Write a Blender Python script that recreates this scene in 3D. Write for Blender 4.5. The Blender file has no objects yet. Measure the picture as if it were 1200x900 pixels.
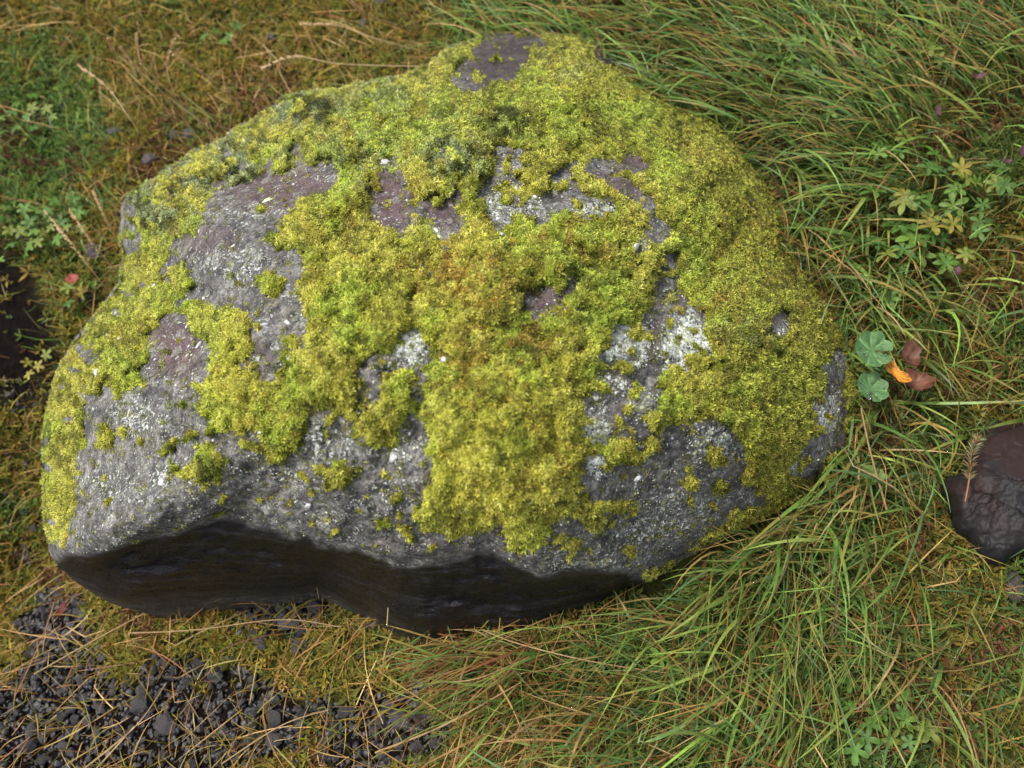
import bpy, math, random
import numpy as np
from mathutils import Vector, Matrix

rng = np.random.default_rng(7)
random.seed(7)
sc = bpy.context.scene
COL = sc.collection

# ------------------------------------------------------------------ camera
TILT = math.radians(33.0)
LENS = 32.0
CF = np.array([0.0, math.sin(TILT), -math.cos(TILT)])
CU = np.array([0.0, math.cos(TILT), math.sin(TILT)])
CR = np.array([1.0, 0.0, 0.0])
CPOS = np.array([0.0, 0.0, 0.36]) - 1.08 * CF
cam_d = bpy.data.cameras.new("camera")
cam_d.lens = LENS; cam_d.sensor_width = 36.0
cam_d.clip_start = 0.02; cam_d.clip_end = 400.0
cam = bpy.data.objects.new("camera", cam_d); COL.objects.link(cam)
cam.location = CPOS; cam.rotation_euler = (TILT, 0, 0)
cam_d.dof.use_dof = True
cam_d.dof.focus_distance = 1.22
cam_d.dof.aperture_fstop = 3.4
sc.camera = cam

# ------------------------------------------------------------------ light
SUN_EL, SUN_AZ = math.radians(62), math.radians(-95)     # azimuth from +Y, clockwise: the light comes from the left
w = bpy.data.worlds.new("World"); sc.world = w; w.use_nodes = True
nt = w.node_tree; bg = nt.nodes["Background"]
sky = nt.nodes.new("ShaderNodeTexSky"); sky.sky_type = 'NISHITA'; sky.sun_disc = False
sky.sun_elevation = SUN_EL; sky.sun_rotation = SUN_AZ
sky.air_density = 1.0; sky.dust_density = 4.0; sky.ozone_density = 0.6
hs = nt.nodes.new('ShaderNodeHueSaturation'); hs.inputs['Saturation'].default_value = 0.45     # thin overcast
nt.links.new(sky.outputs[0], hs.inputs['Color']); nt.links.new(hs.outputs[0], bg.inputs[0]); bg.inputs[1].default_value = 0.10
sun_d = bpy.data.lights.new("sun", 'SUN'); sun_d.energy = 1.5; sun_d.angle = math.radians(10)
sun_d.color = (1.0, 0.955, 0.89)
sun = bpy.data.objects.new("sun", sun_d); COL.objects.link(sun)
sdir = Vector((math.sin(SUN_AZ) * math.cos(SUN_EL), math.cos(SUN_AZ) * math.cos(SUN_EL), math.sin(SUN_EL)))
sun.rotation_euler = sdir.to_track_quat('Z', 'Y').to_euler()
sc.view_settings.view_transform = 'Standard'; sc.view_settings.look = 'None'
sc.view_settings.gamma = 1.0; sc.view_settings.exposure = 1.17

# ------------------------------------------------------------------ helpers
def rays(px, py):
    a = (np.asarray(px, float) - 600) / 1200 * 36 / LENS
    b = -(np.asarray(py, float) - 450) / 1200 * 36 / LENS
    return CF + a[..., None] * CR + b[..., None] * CU
def unproj(px, py, z):
    d = rays(px, py)
    s = (CPOS[2] - np.asarray(z, float)) / -d[..., 2]
    return CPOS + s[..., None] * d
def project(P):
    q = np.asarray(P, float) - CPOS
    dep = q @ CF
    a = (q @ CR) / dep; b = (q @ CU) / dep
    return a * LENS / 36 * 1200 + 600, 450 - b * LENS / 36 * 1200, dep

def hash2(ix, iy, seed):
    h = (ix.astype(np.int64) * 374761393 + iy.astype(np.int64) * 668265263 + seed * 974711) & 0xffffffff
    h = ((h ^ (h >> 13)) * 1274126177) & 0xffffffff
    h = ((h ^ (h >> 16)) * 2246822519) & 0xffffffff
    return ((h ^ (h >> 15)) & 0xffffff) / float(0xffffff)
def vnoise(x, y, seed=0):
    x = np.asarray(x, float); y = np.asarray(y, float)
    ix = np.floor(x); iy = np.floor(y); fx = x - ix; fy = y - iy
    ux = fx**3 * (fx * (fx * 6 - 15) + 10); uy = fy**3 * (fy * (fy * 6 - 15) + 10)
    a = hash2(ix, iy, seed); b = hash2(ix + 1, iy, seed)
    c = hash2(ix, iy + 1, seed); d = hash2(ix + 1, iy + 1, seed)
    return (a + (b - a) * ux) * (1 - uy) + (c + (d - c) * ux) * uy
def fbm(x, y, scale, seed=0, octv=4, gain=0.5):
    v = 0; amp = 1; tot = 0
    for o in range(octv):
        f = 2**o / scale
        c, s = math.cos(o * 1.1 + seed), math.sin(o * 1.1 + seed)
        v = v + amp * (vnoise((x * c - y * s) * f + o * 17.3, (x * s + y * c) * f + o * 9.1, seed * 13 + o) * 2 - 1)
        tot += amp; amp *= gain
    return v / tot * 1.6
def sstep(a, b, x):
    t = np.clip((np.asarray(x, float) - a) / (b - a), 0, 1); return t * t * (3 - 2 * t)

RS = 2                                              # raster step in photograph pixels
RW, RH = 1200 // RS, 900 // RS
gx, gy = np.meshgrid(np.arange(RW) * RS + RS / 2, np.arange(RH) * RS + RS / 2)
def poly_mask(pts, X=gx, Y=gy):
    inside = np.zeros(X.shape, bool)
    n = len(pts)
    for i in range(n):
        x0, y0 = pts[i]; x1, y1 = pts[(i + 1) % n]
        if y0 == y1: continue
        c = ((Y >= y0) != (Y >= y1)) & (X < (x1 - x0) * (Y - y0) / (y1 - y0) + x0)
        inside ^= c
    return inside
def blur(m, r, it=2):
    m = m.astype(float)
    for _ in range(it):
        for ax in (0, 1):
            p = np.pad(m, [(r + 1, r) if a == ax else (0, 0) for a in (0, 1)], mode='edge')
            cs = np.cumsum(p, axis=ax)
            n = m.shape[ax]
            hi = np.take(cs, np.arange(2 * r + 1, 2 * r + 1 + n), axis=ax); lo = np.take(cs, np.arange(0, n), axis=ax)
            m = (hi - lo) / (2 * r + 1)
    return m
def samp(R, px, py):
    x = np.clip((np.asarray(px, float) - RS / 2) / RS, 0, RW - 1.001); y = np.clip((np.asarray(py, float) - RS / 2) / RS, 0, RH - 1.001)
    ix = x.astype(int); iy = y.astype(int); fx = x - ix; fy = y - iy
    return (R[iy, ix] * (1 - fx) + R[iy, ix + 1] * fx) * (1 - fy) + (R[iy + 1, ix] * (1 - fx) + R[iy + 1, ix + 1] * fx) * fy
def ell(X, Y, cx, cy, rx, ry, rot=0):
    c, s = math.cos(math.radians(rot)), math.sin(math.radians(rot))
    dx, dy = X - cx, Y - cy
    return ((dx * c + dy * s) / rx)**2 + ((-dx * s + dy * c) / ry)**2

def mesh_np(name, V, F, mat, col=None, smooth=True, attrs=None, counts=None):
    """V (n,3); F (m,k) index array, or a list of such arrays."""
    me = bpy.data.meshes.new(name)
    Fs = F if isinstance(F, list) else [F]
    Fs = [f for f in Fs if len(f)]
    me.vertices.add(len(V)); me.vertices.foreach_set("co", np.ascontiguousarray(V, dtype=np.float32).ravel())
    li = np.concatenate([f.ravel() for f in Fs]).astype(np.int32)
    tot = np.concatenate([np.full(len(f), f.shape[1]) for f in Fs]).astype(np.int32)
    st = np.concatenate([[0], np.cumsum(tot)[:-1]]).astype(np.int32)
    me.loops.add(len(li)); me.loops.foreach_set("vertex_index", li)
    me.polygons.add(len(tot)); me.polygons.foreach_set("loop_start", st); me.polygons.foreach_set("loop_total", tot)
    me.polygons.foreach_set("use_smooth", np.full(len(tot), smooth))
    if col is not None:
        a = me.attributes.new("col", 'FLOAT_COLOR', 'POINT')
        a.data.foreach_set("color", np.c_[col, np.ones(len(col))].astype(np.float32).ravel())
    for k, v in (attrs or {}).items():
        a = me.attributes.new(k, 'FLOAT', 'POINT'); a.data.foreach_set("value", np.asarray(v, np.float32))
    me.update(calc_edges=True); me.validate()
    if mat: me.materials.append(mat)
    return me
def link(name, me, parent=None, label=None, cat=None, group=None, kind=None):
    o = bpy.data.objects.new(name, me); COL.objects.link(o)
    if parent is not None: o.parent = parent
    tag(o, label, cat, group, kind)
    return o
def tag(o, label=None, cat=None, group=None, kind=None):
    if label: o["label"] = label
    if cat: o["category"] = cat
    if group: o["group"] = group
    if kind: o["kind"] = kind
    return o
def empty(name, loc, label, cat, group=None):
    o = bpy.data.objects.new(name, None); COL.objects.link(o); o.location = Vector(loc); o.empty_display_size = 0.02
    return tag(o, label, cat, group)

# ------------------------------------------------------------------ materials
class NT:
    def __init__(s, name):
        s.m = bpy.data.materials.new(name); s.m.use_nodes = True
        s.t = s.m.node_tree; s.b = s.t.nodes["Principled BSDF"]; s.out = s.t.nodes["Material Output"]
    def n(s, typ, **kw):
        x = s.t.nodes.new(typ)
        for k, v in kw.items(): setattr(x, k, v)
        return x
    def l(s, a, b): s.t.links.new(a, b)
    def attr(s, name): x = s.n("ShaderNodeAttribute"); x.attribute_name = name; return x
    def noise(s, scale, detail=4, rough=0.55, dist=0):
        x = s.n("ShaderNodeTexNoise"); x.inputs["Scale"].default_value = scale; x.inputs["Detail"].default_value = detail
        x.inputs["Roughness"].default_value = rough; x.inputs["Distortion"].default_value = dist
        if not hasattr(s, 'tc'): s.tc = s.n("ShaderNodeTexCoord")
        s.l(s.tc.outputs["Object"], x.inputs["Vector"]); return x
    def ramp(s, src, stops, interp='LINEAR'):
        r = s.n("ShaderNodeValToRGB"); r.color_ramp.interpolation = interp
        e = r.color_ramp.elements
        while len(e) < len(stops): e.new(0.5)
        for k, (p, c) in enumerate(stops):
            e[k].position = p; e[k].color = (*c, 1) if len(c) == 3 else c
        s.l(src, r.inputs[0]); return r
    def mix(s, fac, a, b, mode='MIX'):
        x = s.n("ShaderNodeMix", data_type='RGBA', blend_type=mode)
        if hasattr(fac, 'is_linked') or hasattr(fac, 'links'): s.l(fac, x.inputs["Factor"])
        else: x.inputs["Factor"].default_value = fac
        for v, i in ((a, 6), (b, 7)):
            if isinstance(v, tuple): x.inputs[i].default_value = (*v, 1)
            else: s.l(v, x.inputs[i])
        return x.outputs[2]
    def math(s, op, a, b=0.0, clamp=False):
        x = s.n("ShaderNodeMath", operation=op, use_clamp=clamp)
        for v, i in ((a, 0), (b, 1)):
            if isinstance(v, (int, float)): x.inputs[i].default_value = v
            else: s.l(v, x.inputs[i])
        return x.outputs[0]
    def bump(s, h, strength, dist):
        x = s.n("ShaderNodeBump"); x.inputs["Strength"].default_value = strength; x.inputs["Distance"].default_value = dist
        s.l(h, x.inputs["Height"]); s.l(x.outputs[0], s.b.inputs["Normal"]); return x

def veg_material(name, rough=0.5, transl=0.25, jitter=120.0, amt=0.25):
    k = NT(name); a = k.attr("col"); n = k.noise(jitter, 3)
    r = k.ramp(n.outputs["Fac"], [(0.3, (1 - amt,) * 3), (0.7, (1 + amt * 0.6,) * 3)])
    c = k.mix(1.0, a.outputs["Color"], r.outputs[0], 'MULTIPLY')
    k.l(c, k.b.inputs["Base Color"]); k.b.inputs["Roughness"].default_value = rough
    k.b.inputs["Specular IOR Level"].default_value = 0.4
    if transl:
        tr = k.n("ShaderNodeBsdfTranslucent"); k.l(c, tr.inputs[0])
        mx = k.n("ShaderNodeMixShader"); mx.inputs[0].default_value = transl
        k.l(k.b.outputs[0], mx.inputs[1]); k.l(tr.outputs[0], mx.inputs[2]); k.l(mx.outputs[0], k.out.inputs[0])
    return k.m
M_GRASS = veg_material("grass_blades", 0.42, 0.25)
M_MOSS = veg_material("moss_tufts", 0.75, 0.4, 60, 0.2)
M_LEAF = veg_material("leaves", 0.58, 0.2, 150, 0.2)
M_STRAW = veg_material("straw", 0.55, 0.15)

def rock_material():
    k = NT("boulder_basalt")
    n1 = k.noise(15, 6, 0.65); n2 = k.noise(60, 8, 0.65); n3 = k.noise(230, 5, 0.6)
    wet = k.attr("wet").outputs["Fac"]; pur = k.attr("purple").outputs["Fac"]; lic = k.attr("lichen").outputs["Fac"]
    base = k.ramp(n2.outputs["Fac"], [(0.32, (0.040, 0.038, 0.038)), (0.5, (0.122, 0.118, 0.116)), (0.68, (0.24, 0.235, 0.225))]).outputs[0]
    tint = k.ramp(n1.outputs["Fac"], [(0.35, (0.62, 0.6, 0.61)), (0.65, (1.2, 1.16, 1.13))]).outputs[0]
    base = k.mix(1.0, base, tint, 'MULTIPLY')
    grain = k.ramp(n3.outputs['Fac'], [(0.34, (0.5, 0.5, 0.52)), (0.5, (1, 1, 1)), (0.68, (1.55, 1.52, 1.5))]).outputs[0]
    base = k.mix(1.0, base, grain, 'MULTIPLY')
    purc = k.ramp(n2.outputs["Fac"], [(0.3, (0.05, 0.03, 0.032)), (0.7, (0.15, 0.098, 0.105))]).outputs[0]
    base = k.mix(pur, base, purc)
    # crust lichen, in blotches of two sizes
    vor = k.n("ShaderNodeTexNoise"); vor.inputs["Scale"].default_value = 150; vor.inputs["Detail"].default_value = 7
    vor.inputs["Roughness"].default_value = 0.7; vor.inputs["Distortion"].default_value = 0.6
    k.l(k.tc.outputs["Object"], vor.inputs["Vector"])
    thr = k.math('MULTIPLY_ADD', lic, 0.17); 
    thr.node.inputs[2].default_value = 0.0
    lf = k.math('ADD', vor.outputs["Fac"], thr)
    lmask = k.ramp(lf, [(0.61, (0, 0, 0)), (0.65, (1, 1, 1))]).outputs[0]
    lcol = k.ramp(n3.outputs["Fac"], [(0.3, (0.3, 0.33, 0.28)), (0.6, (0.55, 0.57, 0.53))]).outputs[0]
    dryf = k.math('SUBTRACT', 1.0, wet, True)
    lm = k.math('MULTIPLY', lmask, dryf)
    base = k.mix(lm, base, lcol)
    rv = k.n('ShaderNodeTexVoronoi'); rv.inputs['Scale'].default_value = 42
    wpv = k.n('ShaderNodeVectorMath', operation='MULTIPLY_ADD'); k.l(n2.outputs['Color'], wpv.inputs[0]); wpv.inputs[1].default_value = (.012, .012, .012); k.l(k.tc.outputs['Object'], wpv.inputs[2]); k.l(wpv.outputs[0], rv.inputs['Vector'])
    disc = k.ramp(rv.outputs['Distance'], [(0.0, (.75, .75, .75)), (0.22, (.55, .55, .55)), (0.36, (1, 1, 1)), (0.42, (0, 0, 0))]).outputs[0]
    sepc = k.n('ShaderNodeSeparateColor'); k.l(rv.outputs['Color'], sepc.inputs[0])
    pickd = k.ramp(k.math('ADD', sepc.outputs[0], k.math('MULTIPLY', lic, .25)), [(0.62, (0, 0, 0)), (0.66, (1, 1, 1))]).outputs[0]
    brk = k.ramp(n3.outputs['Fac'], [(0.42, (.15, .15, .15)), (0.55, (1, 1, 1))]).outputs[0]
    dm = k.math('MULTIPLY', k.math('MULTIPLY', disc, pickd), k.math('MULTIPLY', k.math('MULTIPLY', brk, dryf), .75))
    base = k.mix(dm, base, k.ramp(sepc.outputs[1], [(0.0, (.26, .28, .22)), (1.0, (.40, .40, .37))]).outputs[0])
    # yellow green dust of tiny moss
    n4 = k.noise(34, 6, 0.7)
    ym = k.ramp(n4.outputs["Fac"], [(0.56, (0, 0, 0)), (0.68, (1, 1, 1))]).outputs[0]
    ym = k.math('MULTIPLY', ym, k.math('MULTIPLY', dryf, 0.45))
    base = k.mix(ym, base, (0.13, 0.125, 0.035))
    # wet face: dark, glossy, banded
    mp = k.n("ShaderNodeMapping"); mp.inputs["Scale"].default_value = (3.0, 9.0, 26.0); mp.inputs["Rotation"].default_value = (0, math.radians(8), 0)
    k.l(k.tc.outputs["Object"], mp.inputs[0])
    nb = k.n("ShaderNodeTexNoise"); nb.inputs["Scale"].default_value = 2.2; nb.inputs["Detail"].default_value = 9; nb.inputs["Roughness"].default_value = 0.62
    k.l(mp.outputs[0], nb.inputs["Vector"])
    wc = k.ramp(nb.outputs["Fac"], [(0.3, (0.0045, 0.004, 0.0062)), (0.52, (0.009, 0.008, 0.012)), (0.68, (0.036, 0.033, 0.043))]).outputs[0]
    sp = k.ramp(vor.outputs["Fac"], [(0.69, (0, 0, 0)), (0.73, (1, 1, 1))]).outputs[0]
    wc = k.mix(k.math('MULTIPLY', sp, 0.8), wc, (0.16, 0.15, 0.09))
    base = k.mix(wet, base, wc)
    k.l(base, k.b.inputs["Base Color"])
    k.l(k.math('MULTIPLY_ADD', wet, -0.14), k.b.inputs['Specular IOR Level']); k.b.inputs['Specular IOR Level'].links[0].from_node.inputs[2].default_value = 0.5
    ro = k.math('MULTIPLY_ADD', wet, -0.60); ro.node.inputs[2].default_value = 0.82
    ro = k.math('ADD', ro, k.math('MULTIPLY', n2.outputs["Fac"], 0.12)); k.l(ro, k.b.inputs["Roughness"])
    h = k.math('ADD', k.math('MULTIPLY', n2.outputs["Fac"], 0.6), k.math('MULTIPLY', n3.outputs["Fac"], 0.25))
    pv = k.n('ShaderNodeTexVoronoi'); pv.inputs['Scale'].default_value = 190; pv.inputs['Randomness'].default_value = 1; k.l(k.tc.outputs['Object'], pv.inputs['Vector'])
    pit = k.ramp(pv.outputs['Distance'], [(0.12, (0, 0, 0)), (0.34, (1, 1, 1))]).outputs[0]
    h = k.math('ADD', h, k.math('MULTIPLY', k.math('MULTIPLY', pit, dryf), 0.22))
    h = k.math('ADD', h, k.math('MULTIPLY', lm, 0.25))
    h = k.math('ADD', h, k.math('MULTIPLY', nb.outputs["Fac"], k.math('MULTIPLY', wet, 0.7)))
    k.bump(h, 1.0, 0.009)
    return k.m
M_ROCK = rock_material()

def stone_material(name, c0, c1, c2, scale=30, rough=0.5, bd=0.004):
    k = NT(name); n = k.noise(scale, 7, 0.62); n2 = k.noise(scale * 0.22, 4)
    b = k.ramp(n.outputs["Fac"], [(0.3, c0), (0.7, c1)]).outputs[0]
    f = k.ramp(n2.outputs["Fac"], [(0.45, (0, 0, 0)), (0.62, (1, 1, 1))]).outputs[0]
    k.l(k.mix(k.math('MULTIPLY', f, 0.8), b, c2), k.b.inputs["Base Color"]); k.b.inputs["Roughness"].default_value = rough
    k.bump(n.outputs["Fac"], 0.9, bd); return k.m
M_STONE = stone_material("dark_red_stone", (0.008, 0.008, 0.009), (0.024, 0.023, 0.026), (0.020, 0.014, 0.013), 60, 0.62, 0.0016)
_t = M_STONE.node_tree; _b = _t.nodes["Principled BSDF"]; _src = _b.inputs["Base Color"].links[0].from_socket
_a = _t.nodes.new("ShaderNodeAttribute"); _a.attribute_name = "red"; _b.inputs['Specular IOR Level'].default_value = .28; _m = _t.nodes.new("ShaderNodeMix"); _m.data_type = 'RGBA'; _m.inputs[7].default_value = (.036, .016, .012, 1)
_mf = _t.nodes.new("ShaderNodeMath"); _mf.operation = 'MULTIPLY'; _mf.inputs[1].default_value = .75; _t.links.new(_a.outputs["Fac"], _mf.inputs[0]); _t.links.new(_mf.outputs[0], _m.inputs[0])
_t.links.new(_src, _m.inputs[6]); _t.links.new(_m.outputs[2], _b.inputs["Base Color"])
M_PEBBLE = stone_material("gravel_basalt", (0.016, 0.016, 0.017), (0.048, 0.047, 0.051), (0.055, 0.045, 0.043), 60, 0.5, 0.002)
def _vary(m):
    t = m.node_tree; b = t.nodes['Principled BSDF']; src = b.inputs['Base Color'].links[0].from_socket
    tc = t.nodes.new('ShaderNodeNewGeometry'); wn = t.nodes.new('ShaderNodeMapRange'); wn.inputs[3].default_value = .45; wn.inputs[4].default_value = 1.9
    t.links.new(tc.outputs['Random Per Island'], wn.inputs[0]); oi = t.nodes.new('ShaderNodeObjectInfo'); w2 = t.nodes.new('ShaderNodeMapRange'); w2.inputs[3].default_value = .6; w2.inputs[4].default_value = 1.5
    t.links.new(oi.outputs['Random'], w2.inputs[0]); mm = t.nodes.new('ShaderNodeMath'); mm.operation = 'MULTIPLY'; t.links.new(wn.outputs[0], mm.inputs[0]); t.links.new(w2.outputs[0], mm.inputs[1])
    mv = t.nodes.new('ShaderNodeVectorMath'); mv.operation = 'SCALE'; t.links.new(src, mv.inputs[0]); t.links.new(mm.outputs[0], mv.inputs['Scale']); t.links.new(mv.outputs[0], b.inputs['Base Color'])
_vary(M_PEBBLE)
M_PALE = stone_material("pale_stone", (0.08, 0.08, 0.09), (0.16, 0.155, 0.165), (0.11, 0.1, 0.1), 50, 0.6, 0.003)

# ------------------------------------------------------------------ terrain height
def ground_z(x, y, fine=True):
    x = np.asarray(x, float); y = np.asarray(y, float)
    z = -0.20 + 0.245 * sstep(-0.75, 0.5, x) + 0.06 * sstep(0.4, 1.1, x)
    z = z + 0.20 * np.clip(y - 0.05, 0, 1.6) + 0.02 * np.clip(y - 1.65, 0, 60)
    z = z - 0.16 * np.exp(-(((x + 0.90) / 0.17)**2 + ((y - 0.04) / 0.2)**2))       # hollow of bare earth at the left
    if fine: z = z + 0.016 * fbm(x, y, 0.35, 3, 3)
    return z
def ground_at(px, py):
    z = np.full(np.shape(px), 0.0)
    for _ in range(14):
        P = unproj(px, py, z); z = 0.5 * z + 0.5 * ground_z(P[..., 0], P[..., 1])
    return unproj(px, py, z)

# ------------------------------------------------------------------ the boulder's form
CX, CY = 525.0, 390.0
OUT = [(58,648,.02),(68,665,.0),(90,681,-.03),(115,695,-.05),(140,702,-.05),(180,698,-.05),(205,694,-.05),(260,691,-.05),(330,688,-.045),(372,684,-.045),(395,697,-.04),
 (425,713,-.04),(450,725,-.035),(475,738,-.03),(510,743,-.03),(560,738,-.03),(620,735,-.02),(660,722,-.02),(700,710,-.01),(740,690,.0),(765,677,.02),(800,655,.04),
 (850,628,.05),(890,610,.06),(930,585,.06),(965,555,.06),(990,530,.06),(1000,500,.06),(1005,470,.06),(1000,420,.06),(990,390,.06),(975,360,.07),(952,330,.08),
 (935,305,.09),(920,280,.1),(917,245,.1),(906,215,.11),(885,190,.12),(860,162,.13),(835,141,.14),(800,124,.15),(762,107,.16),(740,95,.17),(722,76,.18),
 (702,50,.2),(680,41,.2),(640,38,.2),(610,38,.2),(575,41,.2),(542,49,.2),(520,58,.2),(498,76,.2),(465,88,.2),(420,95,.19),(385,102,.18),(347,107,.17),
 (326,117,.16),(300,130,.15),(270,150,.14),(235,170,.13),(200,189,.12),(180,205,.11),(150,225,.09),(140,245,.08),(137,275,.07),(144,300,.06),(139,330,.06),(120,355,.05),
 (100,380,.05),(80,410,.04),(65,440,.04),(57,465,.04),(51,500,.03),(49,540,.03),(48,580,.03),(50,620,.02)]
CREASE = [(58,640,.08),(75,652,.1),(110,655,.13),(150,642,.17),(176,632,.18),(205,628,.19),(233,616,.20),(262,608,.205),(292,609,.21),(330,621,.21),(380,639,.21),(405,642,.21),
 (432,650,.21),(458,655,.21),(490,655,.215),(522,650,.22),(560,647,.22),(580,651,.215),(598,664,.20),(640,672,.19),(680,668,.185),(720,669,.17),(752,674,.12)]
NT_ = 2048
TH = np.linspace(-math.pi, math.pi, NT_, endpoint=False)
def polar(pts):
    p = np.array(pts, float); th = np.arctan2(p[:, 1] - CY, p[:, 0] - CX); r = np.hypot(p[:, 1] - CY, p[:, 0] - CX)
    o = np.argsort(th); th, r, z = th[o], r[o], p[o, 2]
    R = np.interp(TH, th, r, period=2 * math.pi); Z = np.interp(TH, th, z, period=2 * math.pi)
    return R, Z
def csmooth(a, n):
    k = np.hanning(2 * n + 3)[1:-1]; k /= k.sum()
    return np.convolve(np.r_[a[-n:], a, a[:n]], k, 'valid')
R_OUT, Z_OUT = polar(OUT)
inner = [p for p in OUT if not (p[0] < 765 and p[1] > 640)] + CREASE
R_TOP, Z_TOP = polar(inner)
R_TOP = np.minimum(R_TOP, R_OUT)
R_OUT, R_TOP = csmooth(R_OUT, 3), csmooth(R_TOP, 3); Z_OUT, Z_TOP = csmooth(Z_OUT, 30), csmooth(Z_TOP, 30)
thn = np.arange(NT_) / 34.0
R_OUT = R_OUT + 2.2 * fbm(thn, thn * 0 + 3.3, 1.0, 5, 3)          # ragged rim
_k = np.exp(-((TH + 2.35) / .55)**2); R_OUT = R_OUT + _k * (5.0 * fbm(thn * 2.2, thn * 0 + 1.3, 1.0, 6, 3) - 1)
R_TOP = np.where(Z_TOP == Z_OUT, R_TOP, R_TOP); R_TOP = np.where(_k > .02, R_OUT, R_TOP)
R_TOP = np.minimum(R_TOP + 6.0 * fbm(thn, thn * 0 + 7.7, 2.2, 8, 2) + 1.5 * fbm(thn, thn * 0 + 1.7, .5, 18, 2), R_OUT)
def rlook(A, th):
    f = (th + math.pi) / (2 * math.pi) * NT_; i = np.floor(f).astype(int); u = f - i
    return A[i % NT_] * (1 - u) + A[(i + 1) % NT_] * u
DENTS = [(205,410,34,28,-.020),(330,215,55,18,-.018),(455,235,20,32,-.014),(520,245,22,18,-.010),(630,350,24,22,-.014),(590,70,40,22,-.018),
 (620,230,60,30,-.008),(790,400,40,30,-.006),(742,188,16,8,-.010),(640,395,14,22,-.010),(350,180,14,10,-.016),(330,125,30,10,.014),(575,150,40,14,-.012),
 (700,130,80,30,.014),(590,320,90,50,.010),(560,560,70,60,.014),(270,420,30,60,.008),(900,440,60,60,.012),(480,470,60,50,-.010),(760,600,60,30,-.006),(320,330,70,26,.006),(120,620,40,20,.01)]
def relief(px, py):
    z = 0.016 * fbm(px, py, 150, 1, 2) + 0.009 * fbm(px, py, 55, 2, 3) + 0.0040 * fbm(px, py, 17, 4, 3) + 0.0016 * fbm(px, py, 6.5, 14, 2)
    for cx, cy, rx, ry, a in DENTS:
        z = z + a * np.exp(-((px - cx) / rx)**2 - ((py - cy) / ry)**2)
    # ridged steps, the broken edges of lava
    q = fbm(px + 0.5 * py, py, 90, 9, 3)
    z = z - 0.005 * np.exp(-(q / 0.07)**2) * sstep(-.2, .5, fbm(px, py, 70, 19, 2))
    return z
def zrock(px, py):
    px = np.asarray(px, float); py = np.asarray(py, float)
    dx, dy = px - CX, py - CY
    th = np.arctan2(dy, dx); r = np.hypot(dx, dy)
    rt, ro, zt, zo = rlook(R_TOP, th), rlook(R_OUT, th), rlook(Z_TOP, th), rlook(Z_OUT, th)
    s = np.clip(r / rt, 0, 1)
    top = 0.435 - 0.09 * ((px - 560) / 480)**2 - 0.10 * ((py - 310) / 330)**2
    f = (1 - s**3.6)**0.72 * (1 - .0 * s)
    z = zt + (top - zt) * f + relief(px, py) * (1 - s**14)
    d = np.clip((r - rt) / np.maximum(ro - rt, 1e-3), 0, 1)
    zd = zt + (zo - zt) * d**1.12 + np.clip((ro - rt) / 40, 0, 1) * (0.022 * fbm(px, py * 3.0 + px * 0.3, 120, 21, 4) + 0.007 * np.abs(fbm(px * .3, py * 1.6 + px * .12 + 6 * fbm(px, py, 90, 25, 2), 30, 23, 5)) + 0.005 * np.abs(fbm(px, py * 1.3, 34, 26, 3)) + 0.0022 * fbm(px, py * 1.4, 9, 24, 3)) * np.sin(np.pi * d)
    u = d * 3.6 + 1.1 * fbm(px, py, 130, 27, 3) + .25 * fbm(px, py, 28, 28, 3); sw = u - np.floor(u); sw = np.where(sw < .82, sw / .82, (1 - sw) / .18) - .5
    zd = zd + .010 * sw * np.sin(np.pi * d) * np.clip((ro - rt) / 40, 0, 1) * (.4 + .6 * sstep(-.3, .4, fbm(px, py, 80, 29, 2)))
    return np.where(r <= rt, z, zd)
def face_amt(px, py):
    dx, dy = px - CX, py - CY
    th = np.arctan2(dy, dx); r = np.hypot(dx, dy); return (r - rlook(R_TOP, th)), rlook(R_OUT, th) - rlook(R_TOP, th), r / rlook(R_OUT, th)
ROCKMASK = (np.hypot(gx - CX, gy - CY) < rlook(R_OUT, np.arctan2(gy - CY, gx - CX)))
_, _, ROCKS = face_amt(gx, gy)

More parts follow.
